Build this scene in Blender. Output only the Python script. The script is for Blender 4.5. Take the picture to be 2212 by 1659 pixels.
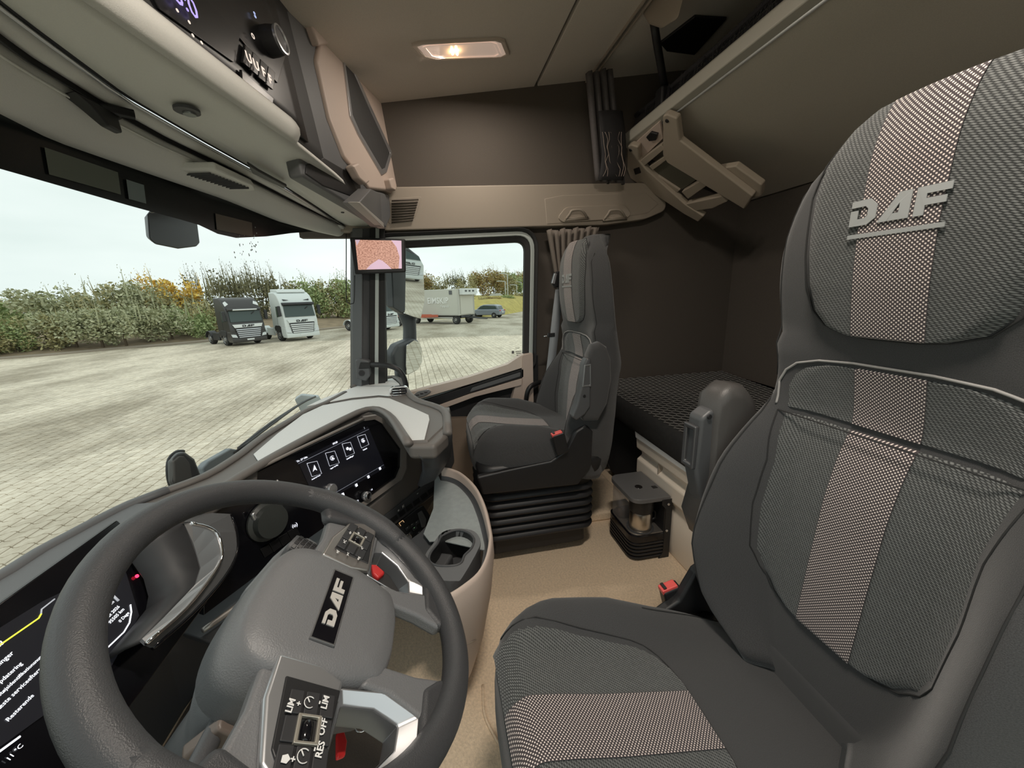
import bpy, bmesh, math, random
from mathutils import Vector, Matrix
from mathutils import noise as mnoise
random.seed(7)
for _o in list(bpy.data.objects): bpy.data.objects.remove(_o)
SC = bpy.context.scene
COL = SC.collection
V = Vector
# ---------------------------------------------------------------- camera
CAM = V((0.0, 0.0, 1.15))
FPX = 815.0
RX = V((-0.20022592, -0.22188779, 0.95429314))
RY = V((-0.97931551, 0.07432227, -0.18819495))
RZ = V((-0.02916707, -0.97223557, -0.2321794))
cd = bpy.data.cameras.new('camera'); cam = bpy.data.objects.new('camera', cd); COL.objects.link(cam)
cd.sensor_fit = 'HORIZONTAL'; cd.sensor_width = 36.0; cd.lens = 36.0 * FPX / 2212.0
cd.clip_start = 0.01; cd.clip_end = 2000
cam.matrix_world = Matrix(((RX[0], -RX[1], -RX[2], CAM.x), (RY[0], -RY[1], -RY[2], CAM.y), (RZ[0], -RZ[1], -RZ[2], CAM.z), (0, 0, 0, 1)))
SC.camera = cam
# ---------------------------------------------------------------- sky and exposure
W = bpy.data.worlds.new('overcast_sky'); SC.world = W; W.use_nodes = True
nt = W.node_tree; nt.nodes.clear()
_out = nt.nodes.new('ShaderNodeOutputWorld'); _bg = nt.nodes.new('ShaderNodeBackground')
_tc = nt.nodes.new('ShaderNodeTexCoord'); _mp = nt.nodes.new('ShaderNodeMapping'); _mp.inputs['Scale'].default_value = (1.2, 1.2, 5.0)
_nz = nt.nodes.new('ShaderNodeTexNoise'); _nz.inputs['Scale'].default_value = 1.6; _nz.inputs['Detail'].default_value = 4
_cr = nt.nodes.new('ShaderNodeValToRGB')
_cr.color_ramp.elements[0].position = .3; _cr.color_ramp.elements[0].color = (.66, .745, .72, 1)
_cr.color_ramp.elements[1].position = .72; _cr.color_ramp.elements[1].color = (.84, .90, .88, 1)
nt.links.new(_tc.outputs['Generated'], _mp.inputs[0]); nt.links.new(_mp.outputs[0], _nz.inputs['Vector'])
nt.links.new(_nz.outputs['Fac'], _cr.inputs[0]); nt.links.new(_cr.outputs[0], _bg.inputs[0])
_bg.inputs[1].default_value = 1.0
nt.links.new(_bg.outputs[0], _out.inputs[0])
SC.view_settings.view_transform = 'Standard'; SC.view_settings.look = 'None'
SC.view_settings.exposure = 0.30; SC.view_settings.gamma = 1.0; SC.view_settings.use_curve_mapping = False
# ---------------------------------------------------------------- helpers
def ray(px, py):
    a, b = (px - 1106) / FPX, (py - 829.5) / FPX
    return V((RX[0]*a + RX[1]*b + RX[2], RY[0]*a + RY[1]*b + RY[2], RZ[0]*a + RZ[1]*b + RZ[2]))
def at(px, py, x=None, y=None, z=None, pl=None):
    "world point seen along one sight line where it meets a real plane of the cab or yard"
    d = ray(px, py)
    if x is not None: t = (x - CAM.x) / d.x
    elif y is not None: t = (y - CAM.y) / d.y
    elif z is not None: t = (z - CAM.z) / d.z
    else: t = (pl[0] - CAM).dot(pl[1]) / d.dot(pl[1])
    return CAM + d * t
def interp(tab, x):
    if tab[0][0] > tab[-1][0]: tab = tab[::-1]
    if x <= tab[0][0]: return tab[0][1]
    for (a, p), (b, q) in zip(tab, tab[1:]):
        if x <= b:
            t = (x - a) / (b - a); return p + (q - p) * t
    return tab[-1][1]
def sm(a, b, x):
    t = max(0, min(1, (x - a) / (b - a))); return t * t * (3 - 2 * t)
def crs(pts, n=6, closed=False):
    "Catmull-Rom resample"
    pts = [V(p) for p in pts]; N = len(pts); out = []
    for i in range(N if closed else N - 1):
        p1, p2 = pts[i], pts[(i + 1) % N]
        p0 = pts[i - 1] if (i or closed) else p1 * 2 - p2
        p3 = pts[(i + 2) % N] if (closed or i + 2 < N) else p2 * 2 - p1
        for k in range(n):
            t = k / n
            out.append(.5 * ((2*p1) + (p2 - p0)*t + (2*p0 - 5*p1 + 4*p2 - p3)*t*t + (3*p1 - p0 - 3*p2 + p3)*t**3))
    if not closed: out.append(pts[-1])
    return out
# ---- materials
MATS = {}
def mat(name, col, rough=.6, metal=0, noise=0, nscale=200, bump=0, bscale=400, spec=.5, emit=0, ecol=None, trans=0, alpha=1, coord='Object', sheen=0):
    if name in MATS: return MATS[name]
    m = bpy.data.materials.new(name); m.use_nodes = True; MATS[name] = m
    t = m.node_tree; b = t.nodes['Principled BSDF']
    b.inputs['Base Color'].default_value = (*col, 1); b.inputs['Roughness'].default_value = rough
    b.inputs['Metallic'].default_value = metal; b.inputs['Specular IOR Level'].default_value = spec
    if sheen: b.inputs['Sheen Weight'].default_value = sheen
    if emit: b.inputs['Emission Strength'].default_value = emit; b.inputs['Emission Color'].default_value = (*(ecol or col), 1)
    if trans: b.inputs['Transmission Weight'].default_value = trans
    if alpha < 1: b.inputs['Alpha'].default_value = alpha
    if noise or bump:
        tc = t.nodes.new('ShaderNodeTexCoord')
    if noise:
        nz = t.nodes.new('ShaderNodeTexNoise'); nz.inputs['Scale'].default_value = nscale; nz.inputs['Detail'].default_value = 5
        t.links.new(tc.outputs[coord], nz.inputs['Vector'])
        cr = t.nodes.new('ShaderNodeMix'); cr.data_type = 'RGBA'
        cr.inputs['A'].default_value = (*[c * (1 - noise) for c in col], 1); cr.inputs['B'].default_value = (*[min(1, c * (1 + noise)) for c in col], 1)
        t.links.new(nz.outputs['Fac'], cr.inputs['Factor']); t.links.new(cr.outputs['Result'], b.inputs['Base Color'])
    if bump:
        n2 = t.nodes.new('ShaderNodeTexNoise'); n2.inputs['Scale'].default_value = bscale; n2.inputs['Detail'].default_value = 3
        t.links.new(tc.outputs[coord], n2.inputs['Vector'])
        bp = t.nodes.new('ShaderNodeBump'); bp.inputs['Strength'].default_value = bump; bp.inputs['Distance'].default_value = .002
        t.links.new(n2.outputs['Fac'], bp.inputs['Height']); t.links.new(bp.outputs[0], b.inputs['Normal'])
    return m
# ---- objects
def link(name, me, m=None, parent=None):
    o = bpy.data.objects.new(name, me); COL.objects.link(o)
    if m is not None: me.materials.append(m)
    if parent is not None:
        o.parent = parent; o.matrix_parent_inverse = Matrix.Translation(-parent.location)
    return o
def thing(name, label, cat, loc=(0, 0, 0), group=None):
    o = bpy.data.objects.new(name, None); COL.objects.link(o); o.location = loc; o.empty_display_size = .05
    o['label'] = label; o['category'] = cat
    if group: o['group'] = group
    return o
def tag(o, label=None, cat=None, group=None, kind=None):
    if label: o['label'] = label
    if cat: o['category'] = cat
    if group: o['group'] = group
    if kind: o['kind'] = kind
    return o
def struct(o, label=None): 
    o['kind'] = 'structure'
    if label: o['label'] = label
    return o
def mesh(name, vs, fs, m=None, parent=None, smooth=False, bevel=0, seg=2, sub=0, solid=0, off=-1, uv=None, ang=None, fix=True):
    me = bpy.data.meshes.new(name); me.from_pydata([tuple(v) for v in vs], [], [tuple(f) for f in fs])
    if fix:
        bm = bmesh.new(); bm.from_mesh(me); bmesh.ops.recalc_face_normals(bm, faces=bm.faces); bm.to_mesh(me); bm.free()
    if uv is not None:
        L = me.uv_layers.new(name='UVMap')
        for lp in me.loops: L.data[lp.index].uv = uv[lp.vertex_index]
    o = link(name, me, m, parent)
    if smooth or sub or bevel:
        for p in me.polygons: p.use_smooth = True
        if bevel and not smooth and not sub: pass
    if solid:
        md = o.modifiers.new('thick', 'SOLIDIFY'); md.thickness = solid; md.offset = off
    if bevel:
        md = o.modifiers.new('bevel', 'BEVEL'); md.width = bevel; md.segments = seg; md.limit_method = 'ANGLE'; md.angle_limit = math.radians(30); md.harden_normals = True
    if sub:
        md = o.modifiers.new('sub', 'SUBSURF'); md.levels = sub; md.render_levels = sub
    if ang: me.set_sharp_from_angle(angle=math.radians(ang))
    return o
def box(name, c, s, m, parent=None, bevel=.003, rot=None, axes=None, seg=2):
    c = V(c); a = axes or ((1,0,0),(0,1,0),(0,0,1))
    a = [V(q) for q in a]
    if rot: a = [Matrix.Rotation(rot, 3, 'Z') @ q for q in a]
    vs = [c + a[0]*(i*s[0]/2) + a[1]*(j*s[1]/2) + a[2]*(k*s[2]/2) for k in (-1,1) for j in (-1,1) for i in (-1,1)]
    fs = [(0,2,3,1),(4,5,7,6),(0,1,5,4),(2,6,7,3),(0,4,6,2),(1,3,7,5)]
    return mesh(name, vs, fs, m, parent, bevel=min(bevel, min(s)*.45), seg=seg)
def prism(name, pts, vec, m, parent=None, bevel=.003, seg=2, **k):
    pts = [V(p) for p in pts]; n = len(pts); vec = V(vec)
    vs = pts + [p + vec for p in pts]
    fs = [tuple(range(n)), tuple(range(2*n-1, n-1, -1))] + [(i, (i+1) % n, n+(i+1) % n, n+i) for i in range(n)]
    return mesh(name, vs, fs, m, parent, bevel=bevel, seg=seg, **k)
def frame(name, outer, inner, vec, m, parent=None, bevel=.002, **k):
    "ring between two outlines with equal point counts"
    n = len(outer); o = [V(p) for p in outer]; i = [V(p) for p in inner]; vec = V(vec)
    vs = o + i + [p + vec for p in o] + [p + vec for p in i]; fs = []
    for a in range(n):
        b = (a + 1) % n
        fs += [(a, b, n+b, n+a), (2*n+a, 3*n+a, 3*n+b, 2*n+b), (a, 2*n+a, 2*n+b, b), (n+a, n+b, 3*n+b, 3*n+a)]
    return mesh(name, vs, fs, m, parent, bevel=bevel, **k)
def loft(name, rings, m, parent=None, closed=True, caps=True, smooth=True, uvs=None, **k):
    n = len(rings[0]); vs = [p for r in rings for p in r]; fs = []
    for i in range(len(rings) - 1):
        for j in range(n if closed else n - 1):
            a, b = i*n + j, i*n + (j+1) % n
            fs.append((a, b, b+n, a+n))
    if caps and closed:
        fs.append(tuple(range(n))); fs.append(tuple(range(len(vs)-1, len(vs)-n-1, -1)))
    return mesh(name, vs, fs, m, parent, smooth=smooth, uv=uvs, **k)
def tube(name, pts, r, m, parent=None, n=10, closed=False, res=6, caps=True, flat=1.0, up=None):
    P = crs(pts, res, closed) if res > 1 else [V(p) for p in pts]
    rings = []; N = len(P)
    T0 = None; nrm = None
    for i, p in enumerate(P):
        a = P[i-1] if (i or closed) else P[i]; b = P[(i+1) % N] if (closed or i+1 < N) else P[i]
        t = (b - a).normalized()
        if nrm is None:
            ref = V(up) if up else (V((0,0,1)) if abs(t.z) < .9 else V((1,0,0)))
            nrm = (ref - t * ref.dot(t)).normalized()
        else:
            nrm = (nrm - t * nrm.dot(t)).normalized()
        bn = t.cross(nrm)
        rr = r if not isinstance(r, (list, tuple)) else interp(r, i / (N-1))
        rings.append([p + nrm * (math.cos(q) * rr * flat) + bn * (math.sin(q) * rr) for q in [2*math.pi*j/n for j in range(n)]])
    if closed: rings.append(rings[0])
    return loft(name, rings, m, parent, caps=caps and not closed)
def lathe(name, prof, c, axis, m, parent=None, n=32, caps=True):
    axis = V(axis).normalized(); ref = V((0,0,1)) if abs(axis.z) < .9 else V((1,0,0))
    a = (ref - axis*ref.dot(axis)).normalized(); b = axis.cross(a); c = V(c)
    rings = [[c + axis*h + a*(math.cos(2*math.pi*j/n)*r) + b*(math.sin(2*math.pi*j/n)*r) for j in range(n)] for r, h in prof]
    o = loft(name, rings, m, parent, caps=caps)
    o.data.set_sharp_from_angle(angle=math.radians(40)); return o
def grid(name, fn, us, vs_, m, parent=None, solid=0, off=-1, uvscale=None, **k):
    pts = [fn(u, v) for v in vs_ for u in us]; n = len(us)
    fs = [(j*n+i, j*n+i+1, (j+1)*n+i+1, (j+1)*n+i) for j in range(len(vs_)-1) for i in range(n-1)]
    uv = [(u, v) for v in vs_ for u in us] if uvscale is None else [uvscale(u, v) for v in vs_ for u in us]
    return mesh(name, pts, fs, m, parent, smooth=True, solid=solid, off=off, uv=uv, **k)
def lin(a, b, n): return [a + (b - a) * i / (n - 1) for i in range(n)]
def text(name, s, o, ex, ey, size, m, parent=None, align='CENTER', depth=.0004, bold=0, sx=1.0, width=None):
    cu = bpy.data.curves.new(name, 'FONT'); cu.body = s; cu.size = size; cu.align_x = align; cu.align_y = 'CENTER'; cu.extrude = depth; cu.offset = bold; cu.resolution_u = 2
    to = bpy.data.objects.new('tmp', cu); COL.objects.link(to)
    me = bpy.data.meshes.new_from_object(to); bpy.data.objects.remove(to)
    if width:
        xs_ = [v.co.x for v in me.vertices]; k_ = width / max(1e-6, max(xs_) - min(xs_)); me.transform(Matrix.Diagonal((k_, k_, 1, 1)))
    ex = V(ex).normalized(); ey = (V(ey) - ex * V(ey).dot(ex)).normalized(); ez = ex.cross(ey)
    M = Matrix(((ex.x*sx, ey.x, ez.x, o[0]), (ex.y*sx, ey.y, ez.y, o[1]), (ex.z*sx, ey.z, ez.z, o[2]), (0,0,0,1)))
    me.transform(M); me.materials.clear()
    return link(name, me, m, parent)
def copy_tree(o, parent=None, M=None):
    c = o.copy(); COL.objects.link(c)
    if parent is not None: c.parent = parent
    for ch in o.children: copy_tree(ch, c)
    return c
def rrect(w, h, r, n=4):
    out = []
    for cx, cy, a0 in ((w/2-r, h/2-r, 0), (-w/2+r, h/2-r, 90), (-w/2+r, -h/2+r, 180), (w/2-r, -h/2+r, 270)):
        for k in range(n+1):
            a = math.radians(a0 + 90*k/n); out.append((cx + r*math.cos(a), cy + r*math.sin(a)))
    return out
# ---- palette
GREYTOP = mat('grey_soft_plastic', (.74, .76, .75), .55, noise=.06, nscale=300, bump=.15, bscale=900)
GREYHDR = mat('grey_header_plastic', (.76, .76, .71), .7, noise=.06, nscale=500, bump=.2, bscale=700)
DARK = mat('dark_plastic', (.062, .064, .068), .5, bump=.2, bscale=900)
DARK2 = mat('charcoal_plastic', (.125, .128, .132), .5, bump=.2, bscale=900)
BROWNGR = mat('brown_grey_plastic', (.15, .137, .126), .5, bump=.15, bscale=900)
BEIGE = mat('beige_plastic', (.56, .455, .39), .55, noise=.05, nscale=400, bump=.15, bscale=800)
BEIGE2 = mat('pale_beige_plastic', (.66, .57, .49), .5, bump=.1, bscale=800)
TAUPE = mat('taupe_plastic', (.38, .325, .265), .6, bump=.2, bscale=800)
FELT = mat('taupe_felt_lining', (.118, .102, .088), .95, noise=.18, nscale=350, bump=.4, bscale=900, spec=.2)
CEIL = mat('grey_brown_felt_ceiling', (.70, .64, .56), .95, noise=.12, nscale=350, bump=.35, bscale=900, spec=.2)
CARPET = mat('tan_carpet', (.78, .615, .45), .95, noise=.32, nscale=130, bump=.8, bscale=260, spec=.1)
PIANO = mat('piano_black', (.006, .006, .008), .12)
BLACK = mat('black_plastic', (.014, .014, .015), .45)
RUBBER = mat('black_rubber', (.02, .02, .02), .7)
SILVER = mat('satin_silver', (.62, .63, .65), .32, metal=.85)
CHROME = mat('chrome', (.85, .85, .86), .08, metal=1)
ALU = mat('aluminium_profile', (.82, .84, .84), .4, metal=.35)
WHITE = mat('white_print', (.9, .9, .9), .5, emit=.6, ecol=(.85, .87, .9))
PRINT = mat('white_ink', (.75, .75, .74), .5)
LEATHER = mat('black_leather', (.048, .049, .052), .42, bump=.35, bscale=900, spec=.5)
PAD = mat('charcoal_hub_plastic', (.15, .153, .158), .42, bump=.3, bscale=600)
RED = mat('red_plastic', (.62, .03, .03), .35)
MIRRORG = mat('mirror_glass', (.92, .93, .93), .02, metal=1)
def glassmat(name, tint=(1,1,1), refl=.08):
    m = bpy.data.materials.new(name); m.use_nodes = True; t = m.node_tree; t.nodes.clear()
    o = t.nodes.new('ShaderNodeOutputMaterial'); mx = t.nodes.new('ShaderNodeMixShader'); tr = t.nodes.new('ShaderNodeBsdfTransparent'); gl = t.nodes.new('ShaderNodeBsdfGlossy')
    tr.inputs[0].default_value = (*tint, 1); gl.inputs['Roughness'].default_value = .01
    fr = t.nodes.new('ShaderNodeLayerWeight'); fr.inputs['Blend'].default_value = refl
    t.links.new(fr.outputs['Fresnel'], mx.inputs[0]); t.links.new(tr.outputs[0], mx.inputs[1]); t.links.new(gl.outputs[0], mx.inputs[2]); t.links.new(mx.outputs[0], o.inputs[0])
    return m
GLASS = glassmat('window_glass', (.97, .99, .98), .06)
# ================================================================ the cab shell
def off_poly(pts, d):
    n = len(pts); A = sum(pts[i][0]*pts[(i+1) % n][1] - pts[(i+1) % n][0]*pts[i][1] for i in range(n)); s = 1 if A > 0 else -1
    L = []
    for i in range(n):
        a, b = V(pts[i]), V(pts[(i+1) % n]); t = (b - a).normalized(); nn = V((t.y, -t.x)) * s; L.append((a + nn*d, t))
    out = []
    for i in range(n):
        (p, t), (q, u) = L[i-1], L[i]
        den = t.x*u.y - t.y*u.x
        if abs(den) < 1e-4: out.append(tuple(q)); continue
        k = ((q.x-p.x)*u.y - (q.y-p.y)*u.x) / den; out.append(tuple(p + t*k))
    return out
def rpoly(pts, r, n=5):
    out = []; N = len(pts); rs = r if isinstance(r, (list, tuple)) else [r]*N
    for i in range(N):
        p, a, b = V(pts[i]), V(pts[i-1]), V(pts[(i+1) % N]); u, w = (a-p).normalized(), (b-p).normalized()
        rr = min(rs[i], (a-p).length*.48, (b-p).length*.48)
        for k in range(n+1):
            t = k/n; out.append(tuple((p+u*rr)*(1-t)**2 + p*2*t*(1-t) + (p+w*rr)*t*t))
    return out
def yz(pts, x): return [V((x, a, b)) for a, b in pts]
def pxyz(pts, x): return [((q := at(*p, x=x)).y, q.z) for p in pts]
ceil_z = lambda y: 2.06 + .155 * (.13 - y)
# floor
floor = struct(box('floor', (1.015,-.43,-.03), (2.27,2.96,.06), CARPET, bevel=0), 'tan carpet floor of the cab')
plat = prism('seat_platform', [(1.63,.75,0),(1.60,-.95,0),(2.14,-.95,0),(2.14,.75,0)], (0,0,.05), CARPET, floor, bevel=.012, seg=3)
fm = mat('floor_mat_rubber', (.085, .068, .055), .8, noise=.2, nscale=300, bump=.6, bscale=350)
prism('rubber_floor_mat', [(-.05,.60,.001),(.40,.79,.001),(1.10,.79,.001),(1.08,.36,.001),(.84,.12,.001),(-.05,.02,.001)], (0,0,.008), fm, floor, bevel=.003)
tube('carpet_seam', [at(1043,1480,z=.004), at(1046,1540,z=.004), at(1068,1590,z=.004), at(1100,1640,z=.004)], .004, CARPET, floor, n=6)
# ceiling in three felt panels with recessed joints
ceil = struct(prism('ceiling', [(-.2,.9,ceil_z(.9)+.025),(2.22,.9,ceil_z(.9)+.025),(2.22,-1.95,ceil_z(-1.95)+.025),(-.2,-1.95,ceil_z(-1.95)+.025)], (0,0,.05), mat('ceiling_joint_dark', (.05,.045,.04), .9), bevel=0), 'grey brown felt roof lining of the cab')
for ya, yb in ((.9, -.585), (-.60, -.865), (-.885, -1.9)):
    prism('ceiling_panel', [(-.15,ya,ceil_z(ya)),(2.2,ya,ceil_z(ya)),(2.2,yb,ceil_z(yb)),(-.15,yb,ceil_z(yb))], (0,0,.028), CEIL, ceil, bevel=.004)
for dy in (0, .022):
    box('curtain_track', (1.0, -.862-dy, ceil_z(-.862)-.004), (2.3, .008, .012), TAUPE, ceil, bevel=.002)
# walls
wr = struct(prism('wall_right', yz([(.62,2.5),(-1.92,2.5),(-1.92,-.05),(-.575,-.05),(-.575,1.45),(.62,1.45)], 2.14), (.05,0,0), FELT, bevel=0), 'brown felt side lining behind the passenger seat')
wb = struct(box('wall_rear', (1.0,-1.89,1.2), (2.5,.08,2.6), FELT, bevel=0), 'brown felt rear lining of the sleeper')
wl = struct(prism('wall_left', yz([(.9,2.5),(-1.92,2.5),(-1.92,-.05),(-.80,-.05),(-.80,1.62),(.9,1.62)], -.13), (-.05,0,0), FELT, bevel=0), 'felt lining around the open driver door')
wf = struct(prism('wall_front', [(-.12,.56,-.05),(.10,.68,-.05),(.45,.80,-.05),(1.03,.80,-.05),(1.5,.74,-.05),(1.9,.60,-.05),(2.16,.46,-.05),(2.16,.52,-.05),(1.9,.66,-.05),(1.5,.80,-.05),(1.03,.86,-.05),(.45,.86,-.05),(.10,.74,-.05),(-.12,.62,-.05)], (0,0,.62), DARK, bevel=0), 'dark bulkhead in front of the footwells')
# windscreen: one curved pane with a black printed band along its top
gy = [(-.1,.47),(.1,.60),(.5,.745),(.8,.785),(.944,.767),(1.235,.735),(1.5,.69),(1.9,.585),(2.06,.485),(2.12,.42)]
def wsp(x, z): return V((x, interp(gy, x) + .10*(1.40 - z), z))
xs = lin(-.1, 2.12, 30)
ws = struct(grid('window_1', wsp, xs, lin(.60, 1.52, 12), GLASS), 'curved windscreen pane of the cab')
def bandz(x): return interp([(-.1,1.42),(.8,1.405),(1.42,1.39),(1.55,1.365),(1.75,1.40),(1.9,1.435),(2.06,1.47),(2.12,1.475)], x)
FRIT = mat('black_glass_print', (.012,.014,.014), .25)
grid('black_print_band', lambda x, t: wsp(x, bandz(x) + (1.56 - bandz(x))*t) - V((0,.004,0)), xs, lin(0,1,4), FRIT, ws)
grid('pale_reflection', lambda u, t: wsp(1.02+.16*u, 1.415+.05*t) - V((0,.008,0)), lin(0,1,4), lin(0,1,3), mat('pale_green_reflection', (.15,.17,.14), .3), ws)  # these pale patches are faint reflections painted onto the black band
grid('pale_reflection', lambda u, t: wsp(1.20+.05*u, 1.41+.045*t) - V((0,.0085,0)), lin(0,1,4), lin(0,1,3), mat('pale_blue_reflection', (.22,.27,.27), .3), ws)
grid('pale_reflection', lambda u, t: wsp(1.50+.16*u, 1.385+.05*t) - V((0,.008,0)), lin(0,1,4), lin(0,1,3), mat('taupe_reflection', (.15,.125,.10), .3), ws)
# water drops on the pane
rd = random.Random(3); dv, df = [], []
for k in range(70):
    c = wsp(1.62 + rd.uniform(-.05,.07), 1.43 - abs(rd.gauss(0, .09))) - V((0,.004,0)); r = rd.uniform(.0012,.0032); i = len(dv)
    dv += [c+V((-r,0,0)), c+V((0,0,-r*1.4)), c+V((r,0,0)), c+V((0,0,r*1.4)), c-V((0,r,0))]
    df += [(i,i+1,i+4),(i+1,i+2,i+4),(i+2,i+3,i+4),(i+3,i,i+4)]
tag(mesh('water_drops', dv, df, mat('water_drop', (.55,.62,.60), .1), ws), kind='stuff')
# header rail along the top of the windscreen is part of the overhead console (below)
# passenger side header panel with vent, relief and hooks
hp = struct(prism('trim_1', yz(rpoly([(.45,1.468),(.2,1.472),(-.63,1.495),(-.95,1.503),(-1.2,1.535),(-1.315,1.58),(-1.325,1.625),(-1.19,1.722),(.45,1.66)], .03, 3), 2.14), (-.07,0,0), TAUPE, bevel=.015, seg=3), 'taupe panel above the passenger window with two hooks')
prism('relief_panel', [at(*p, x=2.068) for p in [(940,497),(1010,492),(1135,488),(1175,428),(1215,420),(1395,415),(1425,440),(1400,462),(1300,478),(1180,486),(1010,494)]][3:10], (.02,0,0), TAUPE, hp, bevel=.008, seg=3)
prism('hook_recess', yz(rpoly(pxyz([(1204,470),(1222,447),(1350,441),(1364,462),(1355,472),(1215,481)], 2.062), .02, 3), 2.060), (.02,0,0), TAUPE, hp, bevel=.006)
for hx in (1222, 1305):
    pts = [at(hx,474,x=2.055), at(hx+9,462,x=2.035), at(hx+14,455,x=2.03), at(hx+32,454,x=2.03), at(hx+40,460,x=2.035), at(hx+46,470,x=2.055)]
    tube('coat_hook', pts, .0065, TAUPE, hp, n=8, res=4)
    tube('hook_foot', [at(hx-2,475,x=2.058), at(hx+49,471,x=2.058)], .008, TAUPE, hp, n=8, res=1)
prism('vent_plate', yz(rpoly(pxyz([(842,428),(912,424),(898,468),(880,482),(838,484)], 2.066), .015, 3), 2.068), (.02,0,0), TAUPE, hp, bevel=.004)
for k in range(9):
    t = k/8; a, b = at(846, 434+46*t, x=2.060), at(904-12*t, 431+44*t, x=2.060)
    tube('vent_slat', [a, b], .0035, mat('dark_taupe_slot', (.09,.075,.06), .7), hp, n=6, res=1)
# passenger window and its seals
wo = pxyz([(826,536),(1134,521),(1130,769),(1012,819),(838,872)], 2.11)
w2 = struct(prism('window_2', yz(rpoly(wo, [.03,.05,.02,.05,.02]), 2.115), (.004,0,0), GLASS, bevel=0), 'side window pane of the passenger door')
wo3 = pxyz([(829,536),(1134,521),(1131,772),(1012,820),(836,868)], 2.11)
r0, r1, r2, r3 = [rpoly(off_poly(wo3, d), [.035+d,.055+d,.03,.05,.03], 6) for d in (-.004,.026,.050,.066)]
fr = struct(frame('window_seal', yz(r1,2.085), yz(r0,2.095), (.04,0,0), RUBBER, bevel=.006), 'black rubber seal around the passenger window'); fr.name = 'trim_2'
frame('pale_frame', yz(r2,2.085), yz(r1,2.080), (.05,0,0), mat('pale_green_frame', (.50,.55,.53), .4), fr, bevel=.006)
frame('outer_seal', yz(r3,2.065), yz(r2,2.075), (.06,0,0), RUBBER, fr, bevel=.006)
tx = mat('grey_sticker_print', (.12,.12,.12), .6)
for k, (s, dx, dy) in enumerate((('DAF',1118,758),)):
    p = at(dx, dy-6, x=2.108); text('glass_stamp', s, p, (0,-1,0), (0,0,1), .013 if k == 0 else .009, tx, w2, sx=1)
for k in range(3): box('glass_stamp_bar', at(1120,759+4*k,x=2.108), (.001,.034-.006*k,.004), tx, w2, bevel=0)
box('glass_stamp_square', at(1108,761,x=2.108), (.001,.014,.016), tx, w2, bevel=0)
# passenger door with its trim pieces
dr = struct(prism('door_1', yz(pxyz([(830,868),(1012,822),(1098,792),(1134,772)], 2.13) + [(-.575,.80),(-.575,-.05),(.62,-.05),(.62,.60)], 2.105), (.06,0,0), mat('dark_door_card', (.022,.022,.024), .7, bump=.3, bscale=500), bevel=.004), 'passenger door with beige rail and black panel')
def doorpiece(name, px, x, dx, m, r=.006, bevel=.006): return prism(name, yz(rpoly(pxyz(px, x), r, 3), x), (dx,0,0), m, dr, bevel=bevel, seg=3)
doorpiece('sill_rail', [(868,852),(1012,815),(1097,787),(1132,764),(1136,792),(1018,829),(885,868),(868,872)], 2.06, .05, BEIGE2, bevel=.01)
doorpiece('end_block', [(1128,768),(1151,763),(1153,880),(1128,900),(1128,800)], 2.05, .05, BEIGE, bevel=.008)
doorpiece('arm_band', [(868,882),(1018,833),(1131,797),(1131,815),(1012,850),(935,880),(868,905)], 2.05, .05, BLACK)
doorpiece('arm_band_inset', [(1020,838),(1125,804),(1124,813),(1015,847)], 2.046, .02, DARK2, bevel=.002)
doorpiece('beige_strip', [(925,884),(1012,853),(1128,818),(1126,832),(1026,857),(948,886)], 2.04, .05, BEIGE, bevel=.008)
doorpiece('beige_brace', [(1128,815),(1128,900),(1096,900),(1112,838)], 2.055, .04, BEIGE, bevel=.008)
doorpiece('lower_panel', [(868,920),(940,905),(1130,900),(1150,900),(1150,1150),(868,1150)], 2.07, .04, mat('tan_door_panel', (.30,.235,.18), .8, bump=.3, bscale=500), bevel=.01)
doorpiece('window_switch_plate', [(888,858),(902,846),(925,841),(932,846),(918,855),(895,861)], 2.05, .03, SILVER, bevel=.004)
for q in ((902,853),(911,850),(920,847)): box('window_switch', at(*q, x=2.047), (.008,.016,.008), DARK, dr, bevel=.002)
# right front pillar
pm = mat('slate_pillar_plastic', (.10,.105,.11), .5, bump=.15, bscale=900)
pil = struct(prism('trim_3', [at(760,492,x=2.06), at(760,850,x=2.06), at(782,850,x=2.02), at(784,492,x=2.02)], (.10,0,0), pm, bevel=.008, seg=3), 'slate grey pillar between windscreen and passenger window')
prism('pillar_flank', [at(781,492,x=2.03), at(780,850,x=2.03), at(800,850,x=2.06), at(803,492,x=2.06)], (.10,0,0), pm, pil, bevel=.008)
prism('pillar_seal', [at(799,492,x=2.04), at(797,850,x=2.04), at(810,850,x=2.05), at(812,492,x=2.05)], (.08,0,0), RUBBER, pil, bevel=.004)
prism('pale_strip', [at(810,492,x=2.05), at(808,850,x=2.05), at(817,850,x=2.05), at(819,492,x=2.05)], (.08,0,0), mat('pale_green_frame', (.5,.55,.53)), pil, bevel=.003)
prism('window_channel', [at(817,492,x=2.06), at(815,850,x=2.06), at(832,860,x=2.06), at(831,492,x=2.06)], (.06,0,0), RUBBER, pil, bevel=.003)
prism('pillar_left_trim', [at(757,492,x=2.10), at(757,850,x=2.10), at(764,850,x=2.06), at(764,492,x=2.06)], (.05,.01,0), DARK, pil, bevel=.003)
# left front pillar (out of the frame, closes the cab)
pl2 = struct(prism('trim_4', [(-.12,.36,.6),(-.12,.50,.6),(-.04,.50,.6),(-.04,.36,.6)], (0,-.05,1.0), pm, bevel=.006), 'driver side front pillar')
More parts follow.
